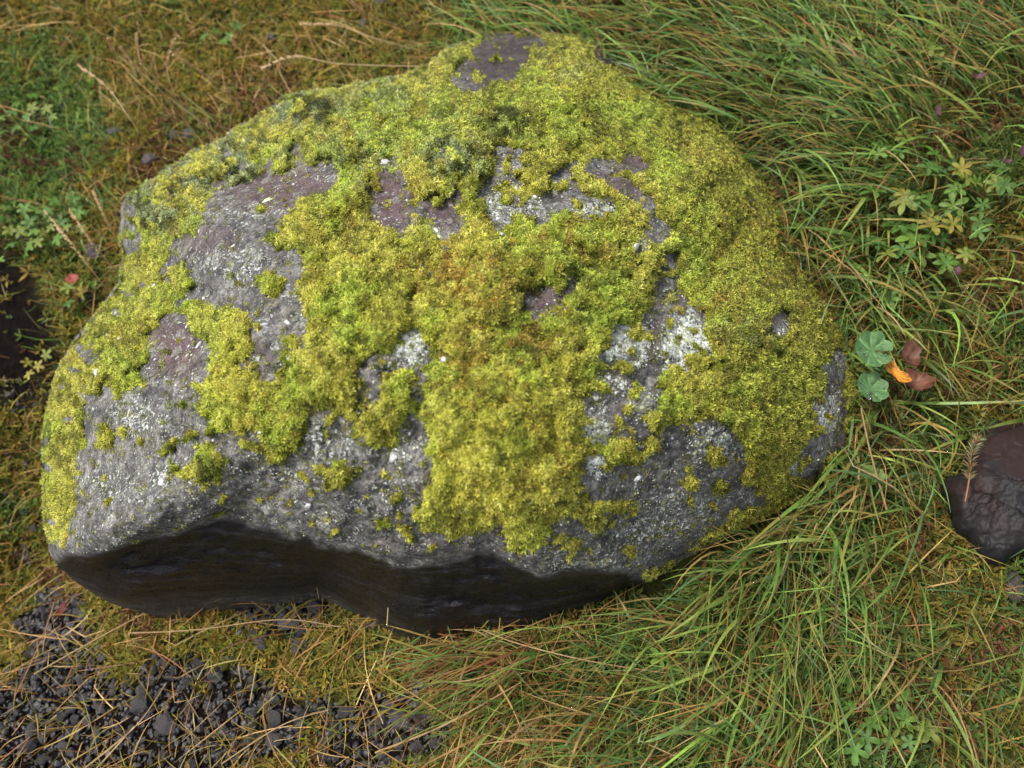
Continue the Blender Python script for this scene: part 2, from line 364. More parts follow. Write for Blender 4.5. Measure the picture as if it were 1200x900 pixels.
# ------------------------------------------------------------------ moss, lichen and stain maps, traced in the photograph's pixels
BARE = [
 [(525,93),(547,110),(560,103),(587,92),(613,80),(640,65),(640,50),(613,36),(580,36),(553,48),(547,67),(530,80)],
 [(676,40),(700,38),(724,56),(726,80),(708,77),(690,58)],
 [(433,203),(445,195),(470,193),(480,215),(488,235),(487,258),(473,277),(450,277),(438,250)],
 [(494,228),(545,218),(550,232),(532,250),(541,262),(537,282),(508,285),(497,262)],
 [(567,172),(600,168),(630,177),(630,190),(617,217),(620,230),(640,227),(653,203),(667,200),(677,213),(687,230),(730,240),(727,247),(700,262),(680,247),(647,255),(633,270),(607,250),(593,276),(580,262),(567,240),(561,217),(577,200),(580,188)],
 [(658,170),(687,185),(700,191),(727,195),(740,213),(772,243),(762,252),(743,239),(717,224),(698,209),(683,200),(661,186)],
 [(725,180),(745,176),(762,188),(760,199),(742,199)],
 [(755,263),(770,255),(792,265),(786,282),(769,280)], [(735,276),(745,278),(752,302),(743,300)],
 # purple shelf upper left, running into the grey left flank
 [(264,212),(293,211),(320,205),(345,196),(388,190),(392,217),(372,230),(334,247),(332,266),(300,280),(330,300),(352,290),(360,318),(352,352),(362,378),(356,420),(334,428),(330,446),(310,458),(296,440),(290,415),(296,398),(292,378),(273,362),(262,353),(255,368),(224,355),(205,362),(196,345),(200,318),(196,300),(205,285),(240,262),(250,240)],
 [(170,403),(192,388),(190,372),(222,362),(232,392),(242,412),(248,434),(240,452),(230,470),(250,482),(262,490),(245,502),(262,510),(284,514),(288,500),(306,500),(306,522),(316,543),(334,550),(349,514),(366,502),(364,470),(380,478),(410,482),(420,434),(442,408),(455,412),(462,388),(490,381),(502,407),(505,433),(499,460),(488,480),(486,497),(506,497),(504,515),(497,527),(509,540),(506,560),(512,582),(498,602),(490,622),(514,626),(518,614),(526,630),(562,626),(588,614),(590,645),(613,652),(632,634),(645,612),(664,602),(706,626),(715,600),(690,585),(678,570),(700,552),(730,545),(775,548),(778,500),(800,492),(827,486),(850,499),(868,527),(872,566),(893,572),(903,586),(880,602),(830,628),(790,660),(740,685),(640,735),(520,745),(430,715),(380,685),(140,703),(60,660),(72,630),(92,600),(84,560),(100,500),(103,457),(118,447),(124,470),(162,463),(172,447)],
 [(613,338),(633,336),(660,326),(682,311),(678,327),(662,353),(648,371),(630,375),(611,368),(619,350)],
 [(718,390),(731,372),(754,380),(766,330),(781,325),(800,336),(822,372),(832,400),(826,432),(800,436),(782,418),(764,432),(756,398),(742,412),(722,424),(714,438),(740,446),(764,470),(758,486),(738,462),(712,452),(704,470),(700,498),(712,524),(712,550),(688,553),(682,522),(690,500),(688,470),(690,438),(708,420)],
 [(730,500),(752,493),(772,508),(778,545),(756,545),(748,522)],
 [(690,430),(716,402),(758,392),(776,430),(772,480),(722,500),(704,560),(680,565),(684,500)], [(770,300),(792,296),(800,330),(770,335)],
 [(909,366),(922,362),(934,372),(930,386),(918,402),(907,398)], [(904,412),(918,408),(918,432),(906,430)],
 [(968,426),(987,411),(996,423),(988,436),(990,455),(999,500),(990,518),(975,532),(950,560),(926,573),(929,547),(942,520),(959,507),(961,489),(951,484),(962,463),(966,447)],
 [(138,242),(152,236),(158,262),(168,286),(150,300),(143,300),(136,275)], [(340,165),(356,163),(362,185),(346,192),(336,180)],
 [(590,96),(603,95),(606,108),(596,112)], [(230,285),(262,272),(300,282),(240,310),(190,300)],
]
ISLES = [(170,520,9,5),(198,530,8,18),(235,551,23,17),(217,511,10,10),(241,523,12,11),(233,490,8,9),(394,559,18,15),(317,580,6,11),(62,603,15,20),(120,585,10,6),
 (88,555,13,11),(120,506,8,18),(318,335,13,15),(340,403,10,14),(210,335,11,30),(442,503,25,24),(464,466,18,26),(652,637,7,6),(675,636,12,9),(737,641,13,10),(673,659,11,5),
 (735,597,18,12),(817,518,11,7),(839,537,13,11),(846,573,15,9),(808,566,10,14),(863,614,42,9,-27),(395,425,22,36),(625,385,8,14),(750,390,10,9),(705,455,12,10),(748,455,14,9),(735,425,12,8),(700,520,9,14),(765,520,12,9),(770,395,9,8),(735,477,10,9),
 (700,430,7,6),(600,230,7,9),(560,240,5,7),(455,270,8,6),(700,222,22,8),(635,200,16,24,30),(590,215,8,6),(300,240,8,6),(290,360,6,6),(505,590,9,18),(975,545,14,6,-30),
 (815,418,9,7),(795,372,7,6),(150,560,8,6),(180,585,6,5),(275,330,8,5),(345,640,7,3),(458,590,6,6),(570,192,7,5),(770,640,8,5),(700,655,6,4),(805,590,8,5),(108,535,7,8),(85,620,8,5),(620,62,10,6),(560,88,7,5)]
bare = np.zeros(gx.shape)
wx = gx + 7 * fbm(gx, gy, 26, 31, 3); wy = gy + 7 * fbm(gx, gy, 26, 32, 3)
for p in BARE: bare = np.maximum(bare, poly_mask(p, wx, wy))
for e in ISLES: bare = np.where(ell(wx, wy, *e) < 1, 0.0, bare)
bare = bare.astype(float)
near = blur(1 - bare, 9, 2)
mossf = blur(1 - bare, 3, 2) + 0.22 * fbm(gx, gy, 12, 33, 3) - 0.01 + 0.06 * fbm(gx, gy, 40, 35, 2) + .22 * fbm(gx, gy, 6, 36, 2)
mossf = np.maximum(mossf, 0.8 * sstep(.40, .78, fbm(gx, gy, 9, 37, 3) + .30 * (near - .3) + .25 * fbm(gx, gy, 70, 38, 2)))          # loose crumbs of moss on the rock
pit = sstep(.68, .85, fbm(gx, gy, 17, 39, 3) + .35 * fbm(gx, gy, 90, 40, 2)) * sstep(.55, .95, near)
mossf = mossf - .22 * pit - .55 * sstep(.10, .55, fbm(gx, gy, 15, 42, 3)) * np.maximum(sstep(235, 190, gx) * sstep(290, 330, gy), .5 * np.exp(-((gx - 760) / 90)**2 - ((gy - 400) / 110)**2))
fa, fw, rs = face_amt(gx, gy)
onface = (fa > -6) & (fw > 14)
mossf = np.where(onface, mossf * 0 - 0.5, mossf)
mossf = blur(mossf, 1, 1)
mosswide = blur(np.clip(mossf, 0, 1), 6, 2)

LICH = [(806,402,36,38,1.15),(735,400,30,36,1.1),(700,520,18,40,1.0),(720,450,20,16,.7),(600,240,40,32,.75),(700,245,34,12,.9),(970,485,16,26,.9),(985,420,10,16,.5),(940,548,22,14,.6),(270,310,60,26,.5),
 (480,402,22,28,1.2),(160,310,14,14,.6),(700,650,80,24,.5),(620,640,40,24,.45),(840,520,40,28,.7),(800,590,60,28,.5),(470,535,14,12,.6),(160,490,40,30,.55),(140,570,60,30,.4),(250,590,60,20,.3),(370,520,50,30,.45),
 (345,345,20,14,.6),(920,390,14,18,.7),(450,190,9,8,.9),(510,275,12,10,.8),(280,250,40,18,.4),(190,560,20,14,.7),(130,437,8,10,.8),(760,620,60,28,.45),(330,560,20,12,.4),(430,600,40,26,.25),(600,190,16,12,.4)]
lich = np.full(gx.shape, 0.22)
for cx, cy, rx, ry, a in LICH: lich = np.maximum(lich, a * np.exp(-(((gx - cx) / rx)**2 + ((gy - cy) / ry)**2)**2))
PURP = [(330,222,66,28,1),(205,408,34,34,1),(455,238,30,44,1),(520,245,26,24,.9),(585,72,56,36,.8),(705,60,26,24,.9),(645,352,34,26,.9),(743,188,22,14,1),(730,215,40,24,.7),(630,395,20,24,.8),(240,280,40,20,.5),(910,372,20,12,.6),(980,460,16,30,.4),(300,430,26,30,.35),(495,640,60,16,.35),(770,380,12,40,.3)]
purp = np.zeros(gx.shape)
for cx, cy, rx, ry, a in PURP: purp = np.maximum(purp, a * np.exp(-(((gx - cx) / rx)**2 + ((gy - cy) / ry)**2)**2))
wet_shade = np.where(fw > 10, sstep(-4, 4, fa - 1 + 4.5 * fbm(gx, gy, 26, 41, 4) - 16 * np.exp(-((gx - 500) / 45)**4 - ((gy - 640) / 30)**4)), 0) * sstep(10, 26, fw)
wet_shade = np.maximum(wet_shade, 0.55 * np.exp(-((gx - 590) / 55)**4 - ((gy - 70) / 36)**4))
wet_shade = np.maximum(wet_shade, 0.5 * np.exp(-((gx - 706) / 24)**4 - ((gy - 60) / 22)**4))
wet_shade = np.maximum(wet_shade, sstep(40, 12, np.abs(gx - 880) / 3.2 + np.abs((gy - 626) + 0.55 * (gx - 880)) ) * (rs > .985))  # wet strip under the lower right rim, painting the shadow gap there too

def rock_points(px, py, dz=0.0): return unproj(px, py, zrock(px, py) + dz)

boulder = empty("boulder", (0.0, 0.02, 0.0), "large grey basalt boulder covered in yellow green moss with a dark wet front face", "boulder")
def build_boulder():
    nth, nr, nf = 960, 190, 64
    th = np.linspace(-math.pi, math.pi, nth, endpoint=False)
    rt, ro, zo = rlook(R_TOP, th), rlook(R_OUT, th), rlook(Z_OUT, th)
    s = np.linspace(0.004, 1, nr)**0.72
    rad = [rt * q for q in s]
    rad += [rt + (ro - rt) * q for q in np.linspace(0, 1, nf + 1)[1:]]
    PX = np.array([CX + r * np.cos(th) for r in rad]); PY = np.array([CY + r * np.sin(th) for r in rad])
    P = rock_points(PX, PY)
    fa_, fw_, _ = face_amt(PX, PY)
    P[nr:, fw_[0] < 1.0] = P[nr:, fw_[0] < 1.0]
    attrs = {k: samp(m, PX, PY).ravel() for k, m in (("wet", wet_shade), ("lichen", lich), ("purple", purp))}
    attrs["wet"] = np.where((fa_ > 24).ravel(), np.maximum(attrs["wet"], sstep(12, 26, fw_).ravel()), attrs["wet"])
    # closing rings under the ground
    rim = P[-1]; cen = np.array([0.02, 0.1, 0])
    rings = [P.reshape(-1, 3)]
    for ins, dz in ((0.0, -0.05), (0.05, -0.13), (0.16, -0.24), (0.6, -0.3)):
        q = rim + (cen - rim) * ins; q[:, 2] = rim[:, 2] * (1 - ins) + dz; rings.append(q)
    q = rim * 0 + cen; q[:, 2] = -0.32; rings.append(q[:1])
    V = np.concatenate(rings)
    for k in attrs: attrs[k] = np.r_[attrs[k], np.tile(np.r_[np.full(nth, .6)], 4), 0.6] if k == "wet" else np.r_[attrs[k], np.zeros(4 * nth + 1)]
    nrow = nr + nf + 4
    i = np.arange(nrow - 1)[:, None] * nth; j = np.arange(nth)[None, :]; j2 = (j + 1) % nth
    Q = np.stack([i + j, i + nth + j, i + nth + j2, i + j2], -1).reshape(-1, 4)
    c = len(V) - 1; last = (nrow - 1) * nth; jj = np.arange(nth)
    T1 = np.stack([last + jj, np.full(nth, c), last + (jj + 1) % nth], -1)
    capc = nth  # small centre hole closed with one fan to its first vertex
    T0 = np.stack([np.zeros(nth - 2, int), jj[1:-1], jj[2:]], -1)
    Q = Q[:, ::-1]; T1 = T1[:, ::-1]; T0 = T0[:, ::-1]
    me = mesh_np("rock_body", V, [Q, T1, T0], M_ROCK, attrs=attrs)
    return link("rock_body", me)
rb = build_boulder(); rb.parent = boulder; rb.location = -boulder.location

# ---- moss colour field (linear albedo)
def blob(px, py, L):
    v = np.zeros(np.shape(px))
    for cx, cy, rx, ry, a in L: v = np.maximum(v, a * np.exp(-(((px - cx) / rx)**2 + ((py - cy) / ry)**2)**1.6))
    return v
GREEN = [(720,120,90,34,.9),(690,345,40,40,.8),(820,295,50,40,.55),(880,480,50,50,.35),(345,300,30,16,.6),(255,395,30,50,.25),(430,340,60,30,.3),(820,130,60,40,.35),(130,390,40,40,.4),(500,600,24,24,.6),(560,580,50,30,.2)]
DKGRN = [(440,505,26,24,.35),(235,551,26,20,.9),(394,559,22,18,.8),(600,145,34,22,.9),(700,155,16,12,.6),(925,180,10,8,.6),(900,395,60,18,.45),(880,215,40,60,.45),(930,320,30,40,.5),(740,640,16,12,.7),(845,570,18,14,.6),(215,525,30,18,.7),(640,165,16,12,.7),(410,280,22,20,.4),(775,330,10,22,.7),(860,440,10,10,.6),(640,430,60,40,.25)]
PALE = [(250,190,90,40,.9),(180,240,50,40,.9),(350,130,60,26,.8),(530,185,40,32,.95),(620,72,40,14,.35),(680,85,40,14,.4),(450,110,60,24,.5),(560,140,60,20,.4),(420,190,60,40,.5),(770,345,24,20,.5),(870,390,40,18,.4)]
BROWN = [(530,320,60,34,.75),(570,350,50,40,.5),(610,390,30,40,.7),(640,290,60,30,.5),(470,320,34,20,.45),(560,430,60,60,.3),(760,560,60,40,.3),(420,260,24,20,.4),(230,500,30,20,.4),(650,520,50,40,.3),(850,360,40,30,.3)]
def moss_color(px, py, r):
    n = len(px)
    n1 = fbm(px, py, 44, 51, 3); n2 = fbm(px, py, 13, 52, 2); n3 = fbm(px, py, 24, 53, 2)
    gold = np.array([0.63, 0.605, 0.105]); lime = np.array([0.46, 0.60, 0.080]); dk = np.array([0.085, 0.095, 0.014]); pale = np.array([0.44, 0.48, 0.23]); br = np.array([0.40, 0.29, 0.055]); ol = np.array([0.36, 0.36, 0.052])
    c = gold + (lime - gold) * sstep(-.3, .7, n1)[:, None] * 0.8
    def mx(c, t, a): return c + (t - c) * np.clip(a, 0, 1)[:, None]
    c = mx(c, lime, blob(px, py, GREEN))
    c = mx(c, ol, sstep(0.05, 0.7, n3) * 0.7 + 0.65 * sstep(740, 940, px))  # olive patches; right flank toned darker to paint its side away from light
    c = mx(c, pale * np.array([.70, .74, .72]), 1.3 * blob(px, py, PALE) * sstep(-.5, .4, fbm(px, py, 10, 54, 3)))
    c = mx(c, np.array([.74, .69, .11]), blob(px, py, [(570,580,80,60,1),(660,480,40,50,.7),(720,100,60,20,.4),(560,500,50,50,.6),(270,440,30,60,.5)]))
    c = mx(c, br, blob(px, py, BROWN) * 1.3 * sstep(-.5, .5, n2) + 0.45 * sstep(.35, .9, n2))
    c = mx(c, dk, blob(px, py, DKGRN) * sstep(-.5, .4, fbm(px, py, 9, 55, 3)))
    c = mx(c, dk, .6 * sstep(.5, .85, fbm(px, py, 9, 58, 2) + .3 * fbm(px, py, 60, 59, 2)))
    # dark spots on the woolly moss at the upper left, its lumps' shade painted in
    c = mx(c, np.array([0.05, 0.055, 0.012]), sstep(.12, .42, fbm(px, py, 12, 57, 3) + .4 * fbm(px, py, 45, 56, 2)) * sstep(.35, .75, blob(px, py, PALE) + blob(px, py, DKGRN)) * 0.85)
    v = np.exp(r.normal(0, 0.40, n))[:, None]
    return np.clip(c * v, 0, 0.75)
def moss_th(px, py):
    m = samp(mossf, px, py); wd = samp(mosswide, px, py)
    pal = blob(px, py, PALE)
    base = np.where(m > 0.5, np.clip((m - 0.5) / 0.55, 0, 1)**.8 * 0.0075, (m - 0.5) * 0.05)
    lump = (fbm(px, py, 38, 61, 2) * 0.0085 + np.abs(fbm(px, py, 15, 62, 2)) * 0.0055 + pal * 0.020 * fbm(px, py, 20, 63, 3)) * sstep(0.45, 0.8, m)
    return base + lump + 0.007 * sstep(0.5, 1.0, wd) * sstep(.5, .8, m)

# region seeds for the moss mats; each is a part of its own
REG = [((230,210), "grey green woolly moss along the upper left shoulder"), ((700,110), "bright green cushion moss on the crown"), ((900,300), "olive golden moss over the right flank"),
       ((560,320), "brownish gold moss across the middle"), ((570,540), "bright yellow moss spilling down the front centre"), ((270,420), "yellow green tongue of moss on the left flank"),
       ((110,420), "lime moss along the left edge"), ((840,470), "golden moss beside the pale lichen on the right"), ((400,330), "yellow moss above the grey hollow"), ((520,150), "pale tufted moss below the dark summit rock")]
def label_components(mask):
    lab = np.zeros(mask.shape, int); n = 0; H, W = mask.shape; sizes = [0]
    idx = np.argwhere(mask)
    for y, x in idx:
        if lab[y, x]: continue
        n += 1; st = [(y, x)]; lab[y, x] = n; sz = 0
        while st:
            a, b = st.pop(); sz += 1
            for c, d in ((a + 1, b), (a - 1, b), (a, b + 1), (a, b - 1)):
                if 0 <= c < H and 0 <= d < W and mask[c, d] and not lab[c, d]: lab[c, d] = n; st.append((c, d))
        sizes.append(sz)
    return lab, sizes
mossmask = (mossf > 0.5) & ROCKMASK
LAB, SIZES = label_components(mossmask)
big = int(np.argmax(SIZES))
REGMAP = np.zeros(LAB.shape, int)
ww = np.stack([(gx + 30 * fbm(gx, gy, 60, 71, 2) - a)**2 + (gy + 30 * fbm(gx, gy, 60, 72, 2) - b)**2 for (a, b), _ in REG])
vor = np.argmin(ww, 0) + 1
mids = [k for k in range(1, len(SIZES)) if k != big and SIZES[k] >= 16]
REGMAP = np.where(LAB == big, vor, 0)
for q, k in enumerate(mids): REGMAP = np.where(LAB == k, len(REG) + 1 + q, REGMAP)
# widen labels by a few cells so skirts belong to a region
RM = REGMAP.copy()
for _ in range(4):
    for sh in ((1, 0), (-1, 0), (0, 1), (0, -1)):
        RM = np.where(RM == 0, np.roll(RM, sh, (0, 1)), RM)

RNEAR = np.where(RM > 0, RM, vor)
def tufts(P, N, size, colr, r, nl=6, spread=(0.5, 1.05), wid=0.34):
    n = len(P)
    ref = np.where(np.abs(N[:, 2:3]) < 0.9, np.array([[0, 0, 1.0]]), np.array([[1.0, 0, 0]]))
    t1 = np.cross(N, ref); t1 /= np.linalg.norm(t1, axis=1)[:, None] + 1e-9; t2 = np.cross(N, t1)
    a0 = r.uniform(0, 6.28, n); Vs = []; Cs = []
    for q in range(nl):
        a = a0 + q * 6.2832 / nl + r.uniform(-.4, .4, n)
        el = r.uniform(*spread, n)
        d = np.cos(a)[:, None] * t1 + np.sin(a)[:, None] * t2
        sd = -np.sin(a)[:, None] * t1 + np.cos(a)[:, None] * t2
        L = size * r.uniform(0.75, 1.2, n)
        ax = np.cos(el)[:, None] * d + np.sin(el)[:, None] * N
        mid = P + ax * (L * 0.55)[:, None]
        ax2 = np.cos(el * 0.6)[:, None] * d + np.sin(el * 0.6)[:, None] * N
        tip = mid + ax2 * (L * 0.5)[:, None]
        hw = (L * wid * 0.5)[:, None]
        Vs.append(np.stack([P, mid + sd * hw, tip, mid - sd * hw], 1))
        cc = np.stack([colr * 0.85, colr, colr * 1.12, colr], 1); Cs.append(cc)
    V = np.stack(Vs, 1).reshape(-1, 3); C = np.stack(Cs, 1).reshape(-1, 3)
    b = np.arange(n * nl)[:, None] * 4
    F = np.concatenate([b + np.array([[0, 1, 2]]), b + np.array([[0, 2, 3]])])
    return V, F, C
def normals_at(px, py, zf, e=3.0):
    P0 = unproj(px, py, zf(px, py)); Px = unproj(px + e, py, zf(px + e, py)); Py = unproj(px, py + e, zf(px, py + e))
    N = np.cross(Py - P0, Px - P0); N /= np.linalg.norm(N, axis=1)[:, None] + 1e-9
    flip = ((CPOS - P0) * N).sum(1) < 0; N[flip] *= -1
    return P0, N
zmoss = lambda a, b: zrock(a, b) + moss_th(a, b)
def build_moss():
    st = 3.0
    X, Y = np.meshgrid(np.arange(36, 1020, st), np.arange(26, 720, st))
    H, W = X.shape
    th = moss_th(X, Y); P = unproj(X, Y, zrock(X, Y) + th)
    ci = np.clip((X / RS).astype(int), 0, RW - 1); ri = np.clip((Y / RS).astype(int), 0, RH - 1)
    reg = RM[ri, ci]
    _, _, rr = face_amt(X, Y)
    okv = (th > -0.012) & (rr < 0.9985)
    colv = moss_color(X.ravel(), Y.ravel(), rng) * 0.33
    # tufts over all the moss
    n = 300000
    px = rng.uniform(36, 1020, n); py = rng.uniform(26, 720, n)
    _, _, r2 = face_amt(px, py)
    m = samp(mossf, px, py)
    k = (m > 0.48 + 0.05 * rng.random(n)) & (r2 < 0.9995); px, py = px[k], py[k]
    P0, N = normals_at(px, py, zmoss)
    Nn = N + np.array([0, 0, 0.35]) + rng.normal(0, .25, N.shape); Nn /= np.linalg.norm(Nn, axis=1)[:, None]
    # thin film at the edges and crumbs on the open rock
    n3 = 120000; qx = rng.uniform(36, 1020, n3); qy = rng.uniform(26, 720, n3)
    fa3, fw3, r3 = face_amt(qx, qy); m3 = samp(mossf, qx, qy); w3 = samp(near, qx, qy)
    pr = .45 * sstep(.15, .5, m3) + .8 * sstep(.62, 1.0, fbm(qx, qy, 7, 201, 2) + .5 * fbm(qx, qy, 60, 202, 2) + .35 * w3) + .012
    k3 = (m3 <= .5) & (r3 < .995) & ~((fw3 > 14) & (fa3 > -4)) & (rng.random(n3) < pr)
    qx, qy = qx[k3], qy[k3]; Pq, Nq = normals_at(qx, qy, zrock)
    nmain = len(px); px = np.r_[px, qx]; py = np.r_[py, qy]; P0 = np.r_[P0, Pq]; N = np.r_[N, Nq]; Nn = np.r_[Nn, Nq + rng.normal(0, .3, Nq.shape)]; Nn /= np.linalg.norm(Nn, axis=1)[:, None]
    size = 0.0039 * np.exp(rng.normal(0, .22, len(px))) * (1 + 0.35 * blob(px, py, PALE))
    tc = moss_color(px, py, rng); tc[nmain:] *= .55
    treg = RNEAR[(py / RS).astype(int), (px / RS).astype(int)]
    isl = 0
    for g in range(1, len(REG) + 1 + len(mids)):
        cell = (reg[:-1, :-1] == g) & okv[:-1, :-1] & okv[1:, :-1] & okv[:-1, 1:] & okv[1:, 1:]
        ys, xs = np.nonzero(cell)
        sel = np.nonzero(treg == g)[0]
        if len(ys) == 0 and len(sel) == 0: continue
        Vp, Fp, Cp = [], [], []; off = 0
        if len(ys):
            a = ys * W + xs; Q = np.stack([a, a + W, a + W + 1, a + 1], -1)
            u, inv = np.unique(Q, return_inverse=True)
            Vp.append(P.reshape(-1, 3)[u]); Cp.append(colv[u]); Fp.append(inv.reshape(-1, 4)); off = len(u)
        if len(sel):
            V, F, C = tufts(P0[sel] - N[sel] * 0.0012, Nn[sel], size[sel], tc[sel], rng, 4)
            Vp.append(V); Cp.append(C); Fp.append(F + off)
        me = mesh_np("moss_mat", np.concatenate(Vp), Fp, M_MOSS, col=np.concatenate(Cp), smooth=False)
        if g <= len(REG): o = link("moss_mat", me, boulder, REG[g - 1][1])
        else: o = link("moss_cushion", me, boulder)
        o.location = -boulder.location
build_moss()

def build_lichen():
    n = 170000
    px = rng.uniform(40, 1010, n); py = rng.uniform(30, 720, n)
    _, fw_, r2 = face_amt(px, py); fa_, _, _ = face_amt(px, py)
    L = samp(lich, px, py); m = samp(mossf, px, py)
    clus = 0.5 + 0.5 * fbm(px, py, 12, 81, 3)
    k = (m < 0.52) & (r2 < 0.98) & ~((fw_ > 16) & (fa_ > -3)) & (L * 1.0 + clus * 0.75 - 0.50 > rng.random(n) * 0.9) & (samp(wet_shade, px, py) < 0.4)
    px, py = px[k], py[k]; n = len(px)
    P, N = normals_at(px, py, zrock, 9.0)
    ref = np.array([[1.0, .2, .1]]); t1 = np.cross(N, np.repeat(ref, n, 0)); t1 /= np.linalg.norm(t1, axis=1)[:, None]; t2 = np.cross(N, t1)
    rad = 0.0009 * np.exp(rng.normal(0, .5, n)) * (0.75 + 0.8 * L[k])
    K = 6; a = np.linspace(0, 2 * math.pi, K, endpoint=False)[None, :] + rng.uniform(0, 1, (n, 1))
    rr = rad[:, None] * rng.uniform(0.55, 1.35, (n, K))
    ring = P[:, None] + (np.cos(a) * rr)[..., None] * t1[:, None] + (np.sin(a) * rr)[..., None] * t2[:, None] - N[:, None] * 0.0004
    top = P + N * (0.0006 + 0.25 * rad)[:, None]
    V = np.concatenate([ring, top[:, None]], 1).reshape(-1, 3)
    b = np.arange(n)[:, None] * (K + 1)
    F = np.concatenate([b + np.array([[q, (q + 1) % K, K]]) for q in range(K)])
    c = np.array([0.44, 0.46, 0.43]) * np.exp(rng.normal(0, .28, n))[:, None]
    grn = (rng.random(n) < 0.25)[:, None]; c = np.where(grn, c * np.array([0.75, 0.8, 0.5]), c)
    C = np.repeat(np.clip(c, 0, .7), K + 1, axis=0)
    me = mesh_np("lichen_crust", V, F, M_LICHEN, col=C, smooth=False)
    o = link("lichen_crust", me, boulder, kind="stuff"); o.location = -boulder.location
M_LICHEN = veg_material("lichen", 0.85, 0.0, 300, 0.25)
build_lichen()
# a few larger pale lichen scales that stand alone
def scale_flake(px, py, lx, ly, rot):
    P, N = normals_at(np.array([px], float), np.array([py], float), lambda a, b: np.maximum(zrock(a, b), zrock(a, b) + moss_th(a, b)), 8.0)
    P, N = P[0] + N[0] * 0.002, N[0]
    t1 = np.cross(N, [0, 1, 0.2]); t1 /= np.linalg.norm(t1); t2 = np.cross(N, t1)
    c, s = math.cos(rot), math.sin(rot); K = 11; V = []; 
    for lay, (sc_, h) in enumerate(((1, -0.002), (1, 0.0), (0.6, 0.0005))):
        for q in range(K):
            a = 2 * math.pi * q / K; j = 0.5 + 0.7 * hash2(np.array(q), np.array(int(px)), 5)
            u, v = math.cos(a) * lx * sc_ * j, math.sin(a) * ly * sc_ * j
            V.append(P + t1 * (u * c - v * s) + t2 * (u * s + v * c) + N * h)
    V.append(P + N * 0.0004)
    F4 = np.array([[l * K + q, l * K + (q + 1) % K, (l + 1) * K + (q + 1) % K, (l + 1) * K + q] for l in range(2) for q in range(K)])
    F3 = np.array([[2 * K + q, 2 * K + (q + 1) % K, 3 * K] for q in range(K)])
    me = mesh_np("lichen_scale", np.array(V), [F4, F3], M_LICHEN, col=np.full((len(V), 3), 0.5))
    o = link("lichen_scale", me, boulder); o.location = -boulder.location
for f in ((136,367,.0045,.0025,.6),(127,391,.004,.003,1.2),(140,397,.003,.0022,0),(113,436,.0085,.0045,-.9),(234,404,.007,.0025,1.2),(337,378,.007,.0024,-.7),(310,381,.005,.0024,.1),(305,506,.003,.003,0),
          (160,471,.003,.002,.2),(181,335,.008,.004,.3),(520,422,.004,.004,0),(461,536,.007,.006,.4),(452,190,.006,.006,.2),(588,275,.003,.003,0),(190,565,.006,.006,.5),(362,592,.006,.005,.5),(745,289,.004,.007,0)):
    scale_flake(*f)

# rock distance along each ray, to keep the grass out of the stone
RDEP = project(unproj(gx, gy, zrock(gx, gy) + np.clip(moss_th(gx, gy), 0, 1)))[2]
RDEP = np.where(ROCKS < 0.985, RDEP, 99.0)
RDEP_IN = RDEP.copy()
STONE_OUT = [(1101,575),(1107,562),(1128,556),(1130,540),(1140,515),(1158,492),(1188,488),(1225,494),(1262,520),(1280,565),(1268,610),(1235,640),(1200,650),(1160,661),(1143,650),(1122,622),(1106,597)]

# ------------------------------------------------------------------ ground
def zone_px(x, y):
    return project(np.stack([x, y, ground_z(x, y)], -1))
def gravel_amt(px, py):
    v = np.maximum.reduce([1.2 * np.exp(-(((px - 90) / 140)**2 + ((py - 860) / 95)**2)**2), 1.1 * np.exp(-(((px - 60) / 45)**2 + ((py - 750) / 60)**2)**2),
        1.0 * np.exp(-(((px - 330) / 75)**2 + ((py - 715) / 35)**2)**2), 1.15 * np.exp(-(((px - 260) / 120)**2 + ((py - 850) / 75)**2)**2), 1.2 * np.exp(-(((px - 440) / 70)**2 + ((py - 865) / 55)**2)**2),
        0.25 * np.exp(-(((px - 20) / 40)**2 + ((py - 560) / 120)**2)**2)])
    return v + 0.30 * fbm(px, py, 55, 91, 3) + .30 * fbm(px, py, 24, 92, 2) - .12
def soil_shade_amt(px, py):
    return np.exp(-(((px + 5) / 62)**2 + ((py - 375) / 105)**2)**2) + 0.5 * np.exp(-(((px - 60) / 60)**2 + ((py - 440) / 80)**2)**2)  # bare earth of the hollow, its shade painted in as near-black
def ground_material():
    k = NT("earth_and_turf"); n = k.noise(9, 6, 0.6); n2 = k.noise(70, 6, 0.65); n3 = k.noise(2.2, 4)
    soil_shade = k.ramp(n2.outputs["Fac"], [(0.3, (0.004, 0.003, 0.0025)), (0.7, (0.014, 0.010, 0.008))]).outputs[0]
    turf = k.ramp(n2.outputs["Fac"], [(0.28, (0.030, 0.026, 0.010)), (0.5, (0.085, 0.075, 0.020)), (0.75, (0.16, 0.13, 0.035))]).outputs[0]
    grn = k.ramp(n2.outputs["Fac"], [(0.28, (0.022, 0.026, 0.008)), (0.7, (0.085, 0.105, 0.022))]).outputs[0]
    f = k.ramp(n3.outputs["Fac"], [(0.42, (0, 0, 0)), (0.6, (1, 1, 1))]).outputs[0]
    turf = k.mix(f, turf, grn)
    k.l(k.mix(k.attr("soil_shade").outputs["Fac"], turf, soil_shade), k.b.inputs["Base Color"]); k.b.inputs["Roughness"].default_value = 0.95; k.b.inputs['Specular IOR Level'].default_value = 0.08
    k.bump(n2.outputs["Fac"], 1.0, 0.02); return k.m
M_GROUND = ground_material()
